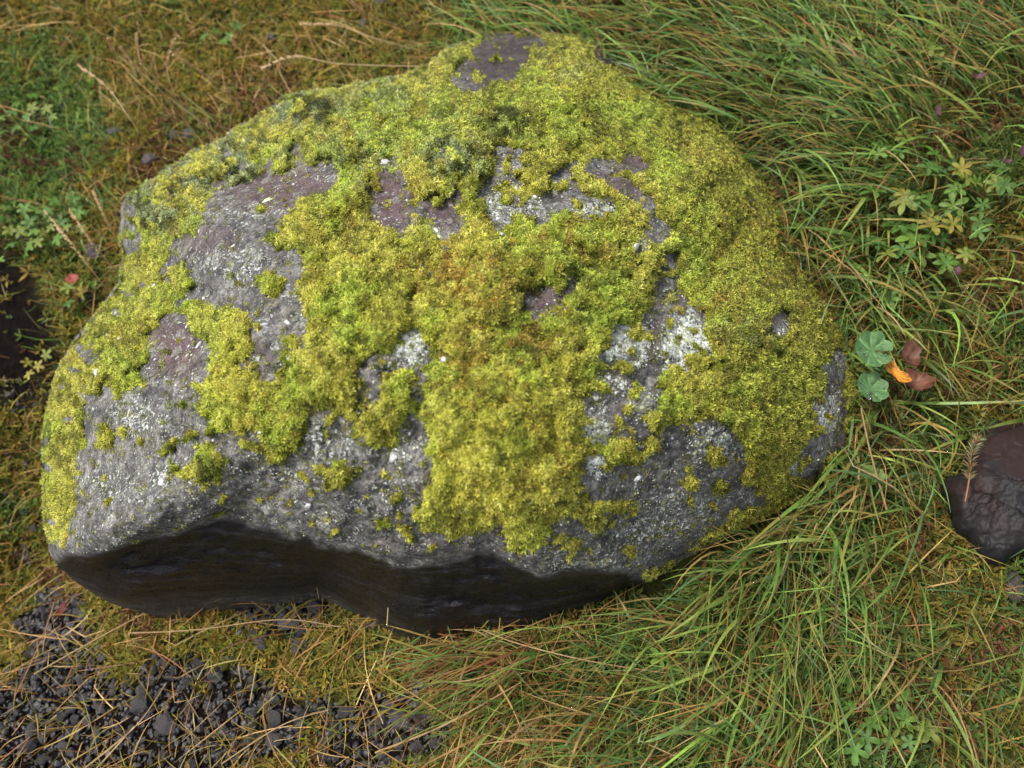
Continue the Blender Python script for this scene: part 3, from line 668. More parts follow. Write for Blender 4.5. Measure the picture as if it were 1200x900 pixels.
def build_ground():
    u = np.linspace(-1, 1, 261)
    ax = np.sign(u) * (np.abs(u) * 1.5 + np.clip(np.abs(u) - 0.72, 0, 1)**3 * 3600)
    X, Y = np.meshgrid(ax, ax + 0.25)
    Z = ground_z(X, Y)
    px, py, dep = zone_px(X, Y); px = np.where(dep > .2, px, -2000); py = np.where(dep > .2, py, 3000)
    s = np.clip(np.maximum(soil_shade_amt(px, py), sstep(.35, .6, gravel_amt(px, py))) + .12, 0, 1)
    n = len(ax); i = np.arange(n - 1)[:, None] * n + np.arange(n - 1)[None]
    Q = np.stack([i, i + 1, i + n + 1, i + n], -1).reshape(-1, 4)
    me = mesh_np("ground", np.stack([X, Y, Z], -1).reshape(-1, 3), Q, M_GROUND, attrs={"soil_shade": s.ravel()})
    link("ground", me, kind="structure", label="sloping mossy turf and dark earth")
build_ground()

_sz = ground_at(np.array([1190.]), np.array([600.]))[0][2]
_sm = poly_mask([(1190 + (a - 1190) * .80, 572 + (b - 572) * .80) for a, b in STONE_OUT])
RDEP_IN[_sm] = project(unproj(gx[_sm], gy[_sm], np.full(_sm.sum(), _sz + .02)))[2]
for _cx, _cy, _rx, _ry, _h in ((1021, 411, 24, 24, .09), (1020, 456, 21, 19, .065), (1054, 437, 14, 17, .08), (1066, 424, 18, 22, .062), (1075, 448, 22, 16, .062)):
    _lm = ell(gx, gy, _cx, _cy, _rx, _ry) < 1
    RDEP_IN[_lm] = np.minimum(RDEP_IN[_lm], project(ground_at(gx[_lm], gy[_lm]) + np.array([0, 0, _h]))[2])
# ------------------------------------------------------------------ vegetation as stuff
def ribbons(B, ang, L, wd, e0, e1, bend, col, r, K=6, tipc=1.1, fold=0.25):
    n = len(B); p = B.copy(); V = np.zeros((n, K + 1, 2, 3)); 
    roll = r.normal(0, 0.5, n)
    kink = np.where(r.random(n) < .22, r.normal(0, .9, n), 0.0); kq = r.integers(2, K, n); brown = (r.random(n) < .3)[:, None]
    for q in range(K + 1):
        t = q / K
        a = ang + bend * t + kink * (q >= kq); e = e0 + (e1 - e0) * t
        d = np.stack([np.cos(e) * np.cos(a), np.cos(e) * np.sin(a), np.sin(e)], -1)
        sd = np.stack([-np.sin(a), np.cos(a), np.zeros(n)], -1); nn = np.cross(d, sd)
        sv = np.cos(roll)[:, None] * sd + np.sin(roll)[:, None] * nn
        hw = (wd * 0.5 * (0.75 + 0.5 * t if t < .4 else max(0.06, (1 - t)**0.6 * 1.25)))[:, None]
        V[:, q, 0] = p - sv * hw; V[:, q, 1] = p + sv * hw
        p = p + d * (L / K)[:, None]
    C = np.zeros((n, K + 1, 2, 3))
    for q in range(K + 1):
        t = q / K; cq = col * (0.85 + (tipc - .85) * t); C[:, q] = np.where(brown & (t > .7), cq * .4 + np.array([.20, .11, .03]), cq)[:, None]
    b = np.arange(n)[:, None] * (K + 1) * 2
    F = np.concatenate([b + np.array([[2 * q, 2 * q + 1, 2 * q + 3, 2 * q + 2]]) for q in range(K)])
    return V, F, C
def keep_clear(V, margin=0.004):
    """True for blades no point of which lies in front of the boulder's surface or inside it"""
    n = V.shape[0]; Q = V.reshape(n, -1, 3); px, py, dep = project(Q)
    ix = np.clip((px / RS).astype(int), 0, RW - 1); iy = np.clip((py / RS).astype(int), 0, RH - 1)
    inf = (px > 0) & (px < 1200) & (py > 0) & (py < 900)
    bad = inf & (dep < RDEP_IN[iy, ix] + 0.0) & (RDEP_IN[iy, ix] < 50)
    return ~bad.any(1)
def under_rock(x, y):
    """points that the boulder stands on"""
    px, py, dep = zone_px(x, y)
    k = 0.80 + .25 * sstep(690, 760, px) * sstep(540, 590, py)
    return (np.hypot(px - CX, py - CY) < k * rlook(R_OUT, np.arctan2(py - CY, px - CX)))
def scatter(n, x0=-1.5, x1=1.5, y0=-0.95, y1=2.0, dens=None):
    x = rng.uniform(x0, x1, n); y = rng.uniform(y0, y1, n)
    px, py, dep = zone_px(x, y)
    k = (dep > 0.2) & (px > -260) & (px < 1460) & (py > -160) & (py < 1240)
    k &= ~under_rock(x, y)
    if dens is not None: k &= rng.random(n) < dens(px, py)
    x, y = x[k], y[k]; return np.stack([x, y, ground_z(x, y)], -1), px[k], py[k]
def greenmap(px, py):
    """1 where the ground cover is lush green, 0 where it is dry and brown"""
    g = 0.30 + 0.5 * sstep(420, 650, px) * sstep(420, 100, py) + 0.42 * sstep(560, 820, px) * sstep(500, 760, py) * sstep(1150, 950, px)
    g = g + 0.2 * sstep(850, 1000, px) - 0.30 * sstep(1000, 1200, px) * sstep(500, 200, py)
    g = g + 0.45 * np.exp(-(((px - 40) / 120)**2 + ((py - 170) / 130)**2)) + .12 * sstep(500, 300, py) * sstep(500, 300, px) - 0.3 * np.exp(-(((px - 330) / 200)**2 + ((py - 60) / 90)**2))
    g = g - 0.35 * sstep(450, 150, px) * sstep(600, 750, py)
    return g + 0.28 * fbm(px, py, 90, 101, 3)
PAL_GREEN = np.array([[.125,.205,.036],[.13,.20,.038],[.07,.135,.026],[.17,.215,.045],[.085,.155,.05]])
PAL_DRY = np.array([[.36,.20,.07],[.28,.14,.045],[.42,.28,.12],[.23,.095,.035],[.34,.24,.07],[.20,.17,.045]])
PAL_OLIVE = np.array([[.20,.165,.026],[.26,.20,.03],[.15,.145,.024],[.27,.17,.04],[.17,.18,.03]])
def pick(pal, n, v=.22): return pal[rng.integers(0, len(pal), n)] * np.exp(rng.normal(0, v, n))[:, None]
def three(px, py, bias=0.0, dryness=.5):
    n = len(px); g = greenmap(px, py) + bias + rng.normal(0, .14, n)
    c = np.where((g > 0.55)[:, None], pick(PAL_GREEN, n), np.where((rng.random(n) < dryness)[:, None], pick(PAL_DRY, n), pick(PAL_OLIVE, n)))
    return c

# low moss and turf sprigs
def turf():
    dens = lambda px, py: np.clip(1.0 - 1.02 * sstep(.28, .62, gravel_amt(px, py)) - 0.93 * sstep(.3, .7, soil_shade_amt(px, py)), 0, 1)
    B, px, py = scatter(150000, dens=dens)
    n = len(B); N = np.tile([0, 0, 1.0], (n, 1)) + rng.normal(0, .35, (n, 3)); N /= np.linalg.norm(N, axis=1)[:, None]
    gm = greenmap(px, py); nz = fbm(px, py, 70, 111, 3)
    c = pick(PAL_OLIVE, n, .25)
    c = np.where((gm + .2 * nz + rng.normal(0, .15, n) > .62)[:, None], pick(PAL_GREEN, n), c)
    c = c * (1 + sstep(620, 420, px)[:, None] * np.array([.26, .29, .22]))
    red = (fbm(px, py, 60, 112, 3) > .45) & (rng.random(n) < .6); c = np.where(red[:, None], pick(np.array([[.17,.07,.03],[.20,.10,.035],[.12,.05,.03]]), n), c)
    B[:, 2] += 0.006 * np.abs(fbm(px, py, 26, 113, 2)) + rng.uniform(0, .006, n)
    sz = 0.010 * np.exp(rng.normal(0, .3, n))
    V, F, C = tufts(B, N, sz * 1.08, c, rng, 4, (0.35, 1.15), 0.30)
    link("turf_moss", mesh_np("turf_moss", V, F, M_MOSS, col=C, smooth=False), label="low olive and rusty moss covering the earth around the boulder", cat="moss", kind="stuff")
turf()

def flow_angle(px, py):
    """which way the long grass lies over, as a world angle: image right is 0, image up is 90 degrees"""
    up = sstep(420, 120, py)
    a_low = np.radians(218 + 14 * sstep(700, 1000, px)); a_up = np.radians(172 - 12 * sstep(760, 600, px))
    a = a_low * (1 - up) + a_up * up
    return a + 0.55 * fbm(px, py, 130, 121, 2)
def long_grass():
    def dens(px, py):
        d = 0.95 * sstep(520, 660, px) * sstep(230, 60, py + 0.0 * px) + sstep(760, 880, px) * sstep(1150, 1000, px) * sstep(860, 700, py) * .95
        d = np.maximum(d, sstep(470, 600, px) * sstep(690, 740, py) * sstep(1080, 880, px + .35 * (py - 740)) * .95)
        d = np.maximum(d, .16 * sstep(900, 1000, px))
        return np.clip(d * (.95 + .45 * fbm(px, py, 80, 131, 2)), 0, 1)
    B, px, py = scatter(110000, dens=dens); n = len(B)
    ang = flow_angle(px, py) + rng.normal(0, .55, n)
    L = rng.uniform(.07, .23, n) * np.where(py > 650, .9, 1.0); wd = np.clip(.0034 * np.exp(rng.normal(0, .42, n)), .0014, .0085)
    wd = np.where(py > 650, wd * .75, wd)
    e0 = rng.uniform(.75, 1.25, n); e1 = rng.uniform(-.45, .05, n)
    g = rng.random(n); dry = .25 + .38 * sstep(640, 760, py) * sstep(900, 600, px)
    c = np.where((g < dry)[:, None], pick(PAL_DRY, n), pick(PAL_GREEN, n, .35) * 1.2)
    wd = np.where(g < dry, wd * .65, wd)
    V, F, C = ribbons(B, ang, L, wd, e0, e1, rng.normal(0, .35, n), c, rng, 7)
    k = keep_clear(V); V, C = V[k], C[k]
    m = len(V); b = np.arange(m)[:, None] * 16; F = np.concatenate([b + np.array([[2 * q, 2 * q + 1, 2 * q + 3, 2 * q + 2]]) for q in range(7)])
    link("long_grass", mesh_np("long_grass", V.reshape(-1, 3), F, M_GRASS, col=C.reshape(-1, 3)), label="long wet green grass lying over around the right side of the boulder", cat="grass", kind="stuff")
    return V
LG = long_grass()
def short_grass():
    def dens(px, py):
        d = .55 + .45 * sstep(850, 1000, px) - .35 * sstep(.30, .6, gravel_amt(px, py)) - .6 * sstep(.3, .7, soil_shade_amt(px, py))
        d = d - .35 * np.exp(-(((px - 1020) / 170)**2 + ((py - 880) / 70)**2)**2)
        d = np.maximum(d, (.15 + .85 * sstep(-.05, .4, fbm(px, py, 38, 142, 2))) * sstep(560, 470, px) * sstep(660, 720, py))
        return np.clip(d + .35 * fbm(px, py, 60, 141, 3), 0.0, 1)
    B, px, py = scatter(75000, dens=dens); n = len(B)
    ang = rng.uniform(0, 6.28, n); fl = flow_angle(px, py); ang = np.where(rng.random(n) < .4, fl + rng.normal(0, .6, n), ang)
    L = rng.uniform(.025, .085, n); wd = rng.uniform(.0010, .0024, n)
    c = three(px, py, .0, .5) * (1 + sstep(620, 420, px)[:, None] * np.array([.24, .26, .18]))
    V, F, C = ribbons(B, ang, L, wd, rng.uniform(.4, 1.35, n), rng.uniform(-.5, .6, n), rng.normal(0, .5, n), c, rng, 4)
    k = keep_clear(V); V, C = V[k], C[k]
    m = len(V); b = np.arange(m)[:, None] * 10; F = np.concatenate([b + np.array([[2 * q, 2 * q + 1, 2 * q + 3, 2 * q + 2]]) for q in range(4)])
    link("short_grass", mesh_np("short_grass", V.reshape(-1, 3), F, M_GRASS, col=C.reshape(-1, 3)), label="short thin olive and brown grass all over the ground", cat="grass", kind="stuff")
    return V
SG = short_grass()
def straw():
    def dens(px, py):
        return np.clip(.14 + .55 * sstep(560, 700, py) * sstep(900, 600, px) + .25 * sstep(300, 100, py) * sstep(560, 400, px) + .2 * fbm(px, py, 50, 151, 2) - .8 * sstep(.3, .7, soil_shade_amt(px, py)), 0, 1)
    B, px, py = scatter(7500, dens=dens); n = len(B)
    ang = rng.uniform(0, 6.28, n); fl = flow_angle(px, py); ang = np.where(rng.random(n) < .55, fl + rng.normal(0, .5, n) + np.pi * (rng.random(n) < .4), ang)
    B[:, 2] += rng.uniform(.004, .03, n)
    L = rng.uniform(.05, .16, n); wd = rng.uniform(.0010, .0022, n)
    V, F, C = ribbons(B, ang, L, wd, rng.uniform(-.1, .5, n), rng.uniform(-.35, .15, n), rng.normal(0, .3, n), pick(PAL_DRY, n, .25) * 1.3, rng, 5)
    k = keep_clear(V); V, C = V[k], C[k]
    m = len(V); b = np.arange(m)[:, None] * 12; F = np.concatenate([b + np.array([[2 * q, 2 * q + 1, 2 * q + 3, 2 * q + 2]]) for q in range(5)])
    link("straw_litter", mesh_np("straw_litter", V.reshape(-1, 3), F, M_STRAW, col=C.reshape(-1, 3)), label="dead tan straw strewn over turf and gravel", cat="straw", kind="stuff")
straw()

# ------------------------------------------------------------------ gravel
def ico(sub):
    t = (1 + 5**.5) / 2
    v = np.array([(-1,t,0),(1,t,0),(-1,-t,0),(1,-t,0),(0,-1,t),(0,1,t),(0,-1,-t),(0,1,-t),(t,0,-1),(t,0,1),(-t,0,-1),(-t,0,1)], float)
    f = [(0,11,5),(0,5,1),(0,1,7),(0,7,10),(0,10,11),(1,5,9),(5,11,4),(11,10,2),(10,7,6),(7,1,8),(3,9,4),(3,4,2),(3,2,6),(3,6,8),(3,8,9),(4,9,5),(2,4,11),(6,2,10),(8,6,7),(9,8,1)]
    v = [x / np.linalg.norm(x) for x in v]
    for _ in range(sub):
        c = {}; nf = []
        def mid(a, b):
            kk = (min(a, b), max(a, b))
            if kk not in c: m = v[a] + v[b]; v.append(m / np.linalg.norm(m)); c[kk] = len(v) - 1
            return c[kk]
        for a, b, d in f:
            x, y, z = mid(a, b), mid(b, d), mid(d, a); nf += [(a,x,z),(b,y,x),(d,z,y),(x,y,z)]
        f = nf
    return np.array(v), np.array(f)
def pebble_shape(seed, sub=1, planes=7):
    r = np.random.default_rng(seed); v, f = ico(sub); v = v.copy()
    for _ in range(planes):                                   # shear flats off the ball
        d = r.normal(0, 1, 3); d /= np.linalg.norm(d); h = r.uniform(.55, .85)
        s = v @ d; v -= np.clip(s - h, 0, None)[:, None] * d
    v *= r.uniform(.92, 1.08, (len(v), 1)) * np.array([1.0, r.uniform(.65, .9), r.uniform(.45, .7)])
    return v, f
PSH = [pebble_shape(200 + i) for i in range(8)]
def rotm(n):
    q = rng.normal(0, 1, (n, 4)); q[:, 1:3] *= .35; q /= np.linalg.norm(q, axis=1)[:, None]
    w_, x, y, z = q.T
    return np.stack([1-2*(y*y+z*z),2*(x*y-z*w_),2*(x*z+y*w_),2*(x*y+z*w_),1-2*(x*x+z*z),2*(y*z-x*w_),2*(x*z-y*w_),2*(y*z+x*w_),1-2*(x*x+y*y)], -1).reshape(n, 3, 3)
def gravel():
    dens = lambda px, py: np.clip(sstep(.22, .5, gravel_amt(px, py)), 0, 1) * .95 + .012 * (px < 480) + 0.45 * sstep(.3, .7, soil_shade_amt(px, py))
    B, px, py = scatter(30000, x0=-1.15, x1=0.1, y0=-.62, y1=.35, dens=dens); n = len(B)
    sz = .0041 * np.exp(rng.normal(0, .42, n)); R = rotm(n)
    order = np.argsort(-sz); vis = (px > 0) & (px < 1190) & (py > 5) & (py < 895)
    top = [i for i in order if vis[i] and sz[i] < .016 and py[i] > 560][:170]
    rest = np.ones(n, bool); rest[top] = False
    Vs, Fs, off = [], [], 0
    for s in range(8):
        ids = np.nonzero(rest & (np.arange(n) % 8 == s))[0]; v, f = PSH[s]
        V = np.einsum('nij,kj->nki', R[ids], v) * sz[ids][:, None, None] + B[ids][:, None] + np.array([0, 0, 1.0]) * (sz[ids] * rng.uniform(.1, .9, len(ids)))[:, None, None]
        Vs.append(V.reshape(-1, 3)); Fs.append((f[None] + (np.arange(len(ids)) * len(v))[:, None, None]).reshape(-1, 3) + off); off += len(ids) * len(v)
    link("gravel", mesh_np("gravel", np.concatenate(Vs), np.concatenate(Fs), M_PEBBLE, smooth=False), label="dark grey basalt gravel at the lower left", cat="gravel", kind="stuff")
    mes = [mesh_np("gravel_pebble", v, f, M_PEBBLE, smooth=False) for v, f in PSH]
    for q, i in enumerate(top):
        zl = ("beside the long grass at the right end of the gravel" if px[i] > 395 else "just under the boulder's dark front face" if py[i] < 770 and px[i] > 230 else "in the gravel under the boulder's left tip" if py[i] < 800 else "in the gravel at the bottom edge, left part" if px[i] < 200 else "in the gravel at the bottom edge, middle part")
        o = link("gravel_pebble", mes[q % 8], None, "small dark angular pebble " + zl, "pebble", "loose pebbles " + zl)
        o.matrix_world = Matrix.Translation(Vector(B[i] + [0, 0, sz[i] * .55])) @ Matrix(R[i].tolist()).to_4x4() @ Matrix.Scale(sz[i] * 1.1, 4)
gravel()

# ------------------------------------------------------------------ single stones
def single_stone(px, py, rx, ry, label, mat=M_PEBBLE, seed=0, group="scattered stones in the turf", rot=0.0):
    v, f = pebble_shape(500 + seed, 3, 9)
    nrm = v.copy(); v = v * (1 + .05 * fbm(v[:, 0] * 3 + seed, v[:, 1] * 3 + v[:, 2] * 2, 1.2, seed, 4))[:, None]
    P = ground_at(np.array([px], float), np.array([py], float))[0]
    dep = project(P[None])[2][0]; k = dep * 36 / LENS / 1200
    o = link("stone", mesh_np("stone", v, f, mat), None, label, "stone", group)
    o.location = P + np.array([0, 0, ry * k * .4]); o.scale = (rx * k * .85, ry * k * 1.05, max(rx, ry) * k * .8); o.rotation_euler = (0, 0, rot)
for i, s in enumerate([(72,128,8,8,"small slate grey stone half hidden in the upper left turf"),(137,157,9,10,"small black stone lying below the tan seed heads at upper left"),(178,190,11,13,"black wedge of stone touching the boulder's upper left edge"),
    (204,160,10,9,"left of two dark stones under the dry stalks behind the boulder"),(224,160,11,10,"right of two dark stones under the dry stalks behind the boulder"),(112,297,14,12,"shiny black stone beside the boulder's left shoulder"),
    (103,351,14,10,"flat grey stone against the boulder's left edge"),(445,4,16,10,"dark stone at the top edge above the boulder"),(428,28,12,7,"dark low stone in the brown turf near the top edge"),(318,46,10,8,"dim dark stone in the reddish turf at the top"),
    (1186,690,24,15,"dark stone at the right edge below the reddish rock"),(197,850,17,16,"roundish brown grey pebble, largest in the lower left gravel"),(168,828,15,17,"dark upright pebble beside the largest gravel pebble"),(340,732,16,12,"blue grey stone under the boulder's front face"),
    (308,755,12,14,"dark oval stone in the moss below the front face"),(352,760,14,13,"dark stone beside the pale flake below the front face"),(455,765,10,9,"black stone in the yellow grass below the front face"),(425,770,9,9,"little black stone left of the other in yellow grass"),(470,845,20,15,"broad dark stone in the gravel beside the long grass"),(368,712,14,12,"dark stone tucked under the front face where the gravel begins")]):
    single_stone(*s, seed=i, rot=i * 1.7)
single_stone(371, 730, 7, 9, "pale silvery flake of stone below the boulder's front face", M_PALE, 44, rot=.5)

# the dark reddish rock at the right edge, same ray-built method as the boulder
def right_rock():
    out = STONE_OUT
    c = np.array([1190.0, 572.0]); p = np.array(out, float) - c
    th0 = np.arctan2(p[:, 1], p[:, 0]); o_ = np.argsort(th0)
    nth, nr = 220, 70; th = np.linspace(-math.pi, math.pi, nth, endpoint=False)
    R = np.interp(th, th0[o_], np.hypot(p[:, 0], p[:, 1])[o_], period=2 * math.pi)
    R = R * (1 + .05 * fbm(np.cos(th) * 4, np.sin(th) * 4, 1.0, 309, 3) + .015 * fbm(np.cos(th) * 16, np.sin(th) * 16, 1.0, 310, 2))
    s = np.linspace(.01, 1, nr)**.75
    PX = c[0] + s[:, None] * R * np.cos(th); PY = c[1] + s[:, None] * R * np.sin(th)
    G = ground_at(np.array([1190.]), np.array([600.]))[0]
    zg = G[2]
    wob = 5 * fbm(PX, PY, 26, 305, 3)
    X_, Y_ = PX - 1190, PY - 572
    pl = np.minimum.reduce([.105 - .00045 * Y_ + .0002 * X_, .088 + .00075 * (Y_ + 40) + .0001 * X_, .118 + .0009 * (X_ + 30) - .0003 * Y_, .150 - .0011 * (Y_ - 25) - .0002 * X_, .14 - .0006 * X_ - .0008 * Y_, .10 + .0016 * (X_ + 70) + .0006 * Y_])
    z = zg - .015 + np.clip(pl, 0, None) * (1 - s[:, None]**7)**.5 + (.0040 * fbm(PX, PY, 46, 303, 3) + .0022 * fbm(PX, PY, 10, 304, 3) - .004 * np.exp(-(fbm(PX, PY, 40, 311, 3) / .06)**2)) * (1 - s[:, None]**8)
    red = .8 * sstep(-34, 30, 552 + .10 * (PX - 1130) - PY + 40 * fbm(PX, PY, 30, 307, 3))
    P = unproj(PX, PY, z); rim = P[-1]; cen = P[0].mean(0)
    rings = [P.reshape(-1, 3)]
    for ins, dz in ((.03, -.04), (.3, -.1)):
        q = rim + (cen - rim) * ins; q[:, 2] = rim[:, 2] + dz; rings.append(q)
    rings.append(np.array([[cen[0], cen[1], zg - .13]])); V = np.concatenate(rings)
    nrow = nr + 2; i = np.arange(nrow - 1)[:, None] * nth; j = np.arange(nth)[None]; j2 = (j + 1) % nth
    Q = np.stack([i + j2, i + nth + j2, i + nth + j, i + j], -1).reshape(-1, 4); jj = np.arange(nth)
    T1 = np.stack([(nrow - 1) * nth + jj, (nrow - 1) * nth + (jj + 1) % nth, np.full(nth, len(V) - 1)], -1)
    T0 = np.stack([np.zeros(nth - 2, int), jj[2:], jj[1:-1]], -1)
    o = link("stone", mesh_np("stone", V, [Q, T1, T0], M_STONE, attrs={"red": np.r_[red.ravel(), np.zeros(len(V) - red.size)]}), None, "large reddish black stone with a wet cracked face at the right edge", "stone")
    return zg
RZ = right_rock()

# ------------------------------------------------------------------ stalks, leaves, plants
def tube(path, r0, r1, n=5):
    P = np.array(path, float); m = len(P); V = []
    for i in range(m):
        d = P[min(i + 1, m - 1)] - P[max(i - 1, 0)]; d /= np.linalg.norm(d) + 1e-9
        a = np.cross(d, [.3, .2, .93]); a /= np.linalg.norm(a) + 1e-9; b = np.cross(d, a); r = r0 + (r1 - r0) * i / (m - 1)
        for q in range(n): t = 6.2832 * q / n; V.append(P[i] + (a * math.cos(t) + b * math.sin(t)) * r)
    F = np.array([[i * n + q, i * n + (q + 1) % n, (i + 1) * n + (q + 1) % n, (i + 1) * n + q] for i in range(m - 1) for q in range(n)])
    return np.array(V), F
def spline(pts, n=14):
    p = np.array(pts, float); t = np.linspace(0, len(p) - 1, n); out = []
    for u in t:
        i = min(int(u), len(p) - 2); f = u - i
        a, b, c, d = p[max(i - 1, 0)], p[i], p[i + 1], p[min(i + 2, len(p) - 1)]
        out.append(.5 * ((2 * b) + (-a + c) * f + (2 * a - 5 * b + 4 * c - d) * f * f + (-a + 3 * b - 3 * c + d) * f**3))
    return np.array(out)
def lift(pts, hs):
    G = [ground_at(np.array([float(x)]), np.array([float(y)]))[0][2] for x, y in pts]
    return [unproj(np.array([float(x)]), np.array([float(y)]), np.array([g + h]))[0] for (x, y), g, h in zip(pts, G, hs)]
def stalk(pts, hs, label, col=(.42, .29, .14), head=True, hl=.34, r=.0012, group="dry seed stalks beyond the boulder's upper left edge", name="dry_grass_stalk"):
    W = spline(lift(pts, hs), 18); base = W[0]
    e = empty(name, base, label, "grass stalk", group)
    k = int(18 * (1 - hl)) if head else 18
    V, F = tube(W[:min(k + 1, 18)] - base, r, r * .6)
    link("stem", mesh_np("stem", V, F, M_STRAW, col=np.tile(col, (len(V), 1))), e)
    if head:
        path = W[k - 1:]; B = []; 
        n = 46; ts = np.sort(rng.random(n)) * (len(path) - 1.001); i = ts.astype(int); f = (ts - i)[:, None]
        B = path[i] * (1 - f) + path[i + 1] * f; d = path[i + 1] - path[i]; d /= np.linalg.norm(d, axis=1)[:, None]
        B = B + rng.normal(0, .0006, B.shape)
        V2, F2, C2 = tufts(B - base, d, np.full(n, .0068), np.tile(np.array(col) * 1.15, (n, 1)), rng, 3, (1.05, 1.4), .42)
        link("seed_head", mesh_np("seed_head", V2, F2, M_STRAW, col=C2, smooth=False), e)
    return e
T = [([(205,205),(160,150),(128,105),(93,78)],[.0,.16,.2,.2],"long arching tan stalk, leftmost of those over the boulder's upper edge"),
 ([(250,160),(190,100),(165,72),(160,42)],[.0,.13,.17,.19],"tan stalk tipped straight up among the fan at upper left"),
 ([(250,160),(205,108),(196,72),(207,43)],[.0,.1,.14,.17],"tan stalk curving upright beside the fan's middle"),
 ([(290,130),(262,104),(236,84),(205,65)],[.0,.07,.11,.14],"rust tinged stalk lying right of the fan at upper left"),
 ([(235,165),(190,108),(160,80),(143,58)],[.0,.12,.16,.18],"tan stalk leaning left inside the fan at upper left"),
 ([(300,100),(288,72),(272,43)],[.0,.08,.13],"short tan stalk standing apart above the boulder's shoulder"),
 ([(165,105),(138,70),(127,47)],[.0,.1,.14],"short pale stalk farthest up in the upper left turf"),
 ([(500,62),(440,45),(395,30),(355,28)],[.02,.1,.13,.14],"tan stalk lying level near the top edge"),
 ([(500,78),(400,75),(345,66),(308,80)],[.04,.1,.12,.1],"forked pale stalk just above the boulder's left shoulder"),
 ([(470,30),(430,18),(404,-6)],[.0,.1,.16],"stalk running up out of the top edge"),
 ([(265,165),(232,140),(203,118)],[.04,.09,.1],"bare greenish stem, lower of two, leaning out from the boulder's upper edge"),
 ([(272,160),(240,132),(212,108)],[.04,.09,.1],"bare greenish stem, upper of two, leaning out from the boulder's upper edge"),
 ([(165,370),(135,350),(95,300),(52,247)],[.0,.08,.15,.16],"long tan stalk arching over the dark hollow at the left"),
 ([(160,340),(148,330),(110,287),(83,248)],[.0,.06,.13,.15],"pale stalk beside the arching one at the boulder's left edge"),
 ([(150,300),(130,270),(110,225)],[.0,.08,.12],"short brown stalk above the boulder's left corner")]
for i, (p, h, l) in enumerate(T):
    bare_ = "bare greenish" in l
    stalk(p, h, l, (.24, .25, .09) if bare_ else (.56, .40, .21), head=not bare_)
for p, h, l in [([(566,738),(600,752),(660,768),(720,780),(790,790)],[.06,.07,.08,.07,.05],"long pale straw slanting right below the boulder's lower tip"),
 ([(440,882),(520,850),(610,800)],[.06,.09,.06],"thick tan straw rising right from the lower left gravel"),
 ([(510,800),(560,795),(620,770)],[.07,.09,.06],"pale straw over the yellow green grass below the boulder"),
 ([(40,790),(120,745),(205,700)],[.05,.06,.05],"rusty straw slanting across the gravel at lower left"),
 ([(150,742),(230,738),(330,726),(400,735)],[.05,.06,.06,.05],"thin straw lying level under the boulder's front face"),
 ([(100,900),(160,850),(195,800)],[.04,.06,.05],"tan straw crossing the lower left gravel"),
 ([(260,895),(330,850),(385,832)],[.05,.07,.05],"tan straw crossing the gravel toward the long grass"),
 ([(905,700),(925,650),(912,600)],[.12,.14,.13],"thin dark brown stem among the grass right of the boulder"),
 ([(1040,600),(1020,530),(1009,478)],[.05,.10,.12],"pale folded straw standing at the boulder's right edge"),
 ([(975,745),(980,690),(965,655)],[.10,.12,.12],"dark reddish curled stem in the grass below right")]:
    dk = "dark" in l
    stalk(p, h, l, (.09, .035, .02) if dk else (.36, .24, .11), head=False, r=.0017 if "thick" in l or "pale folded" in l else .0012, group="single straws and stems in the grass", name="straw")

def leaf_np(outline, cup, veins=0):
    """flat lobed leaf from a polar outline; cup lifts the rim"""
    K = len(outline); V = [(0, 0, 0)]
    for f in (.3, .55, .8, 1.0):
        for a, r in outline:
            V.append((math.cos(a) * r * f, math.sin(a) * r * f, cup * (r * f)**2 / max(r_ for _, r_ in outline) + (.05 * r * math.cos(a * veins) * f if veins else 0)))
    F3 = np.array([[0, 1 + q, 1 + (q + 1) % K] for q in range(K)]); F4 = np.array([[1 + l * K + q, 1 + l * K + K + q, 1 + l * K + K + (q + 1) % K, 1 + l * K + (q + 1) % K] for l in range(3) for q in range(K)])
    V = np.array(V, float); n = len(V); Vb = V - np.array([0, 0, .0006])
    return np.concatenate([V, Vb]), [np.r_[F3, F3[:, ::-1] + n], np.r_[F4, F4[:, ::-1] + n]]
def mantle_leaf(R, col, lobes=7):
    o = []
    for q in range(98):
        a = -math.pi + .16 + (2 * math.pi - .32) * q / 97
        lob = abs(math.cos(a * lobes / 2 + (0 if lobes % 2 == 0 else 0))); teeth = .035 * abs(math.sin(a * lobes * 3.5))
        o.append((a, R * (.85 + .15 * lob**.6 + 1.3 * teeth)))
    o.append((math.pi, R * .10))
    V, F = leaf_np(o, .35, lobes); n = len(V)
    va = np.abs(np.sin(np.arctan2(V[:, 1], V[:, 0]) * lobes / 2))[:, None]              # pale veins down the middle of each lobe
    cc = np.tile(col, (n, 1)) * np.exp(rng.normal(0, .10, (n, 1))); cc = np.where(va > .96, cc * 1.5 + .03, cc)
    return mesh_np("leaf", V, F, M_LEAF, col=cc)
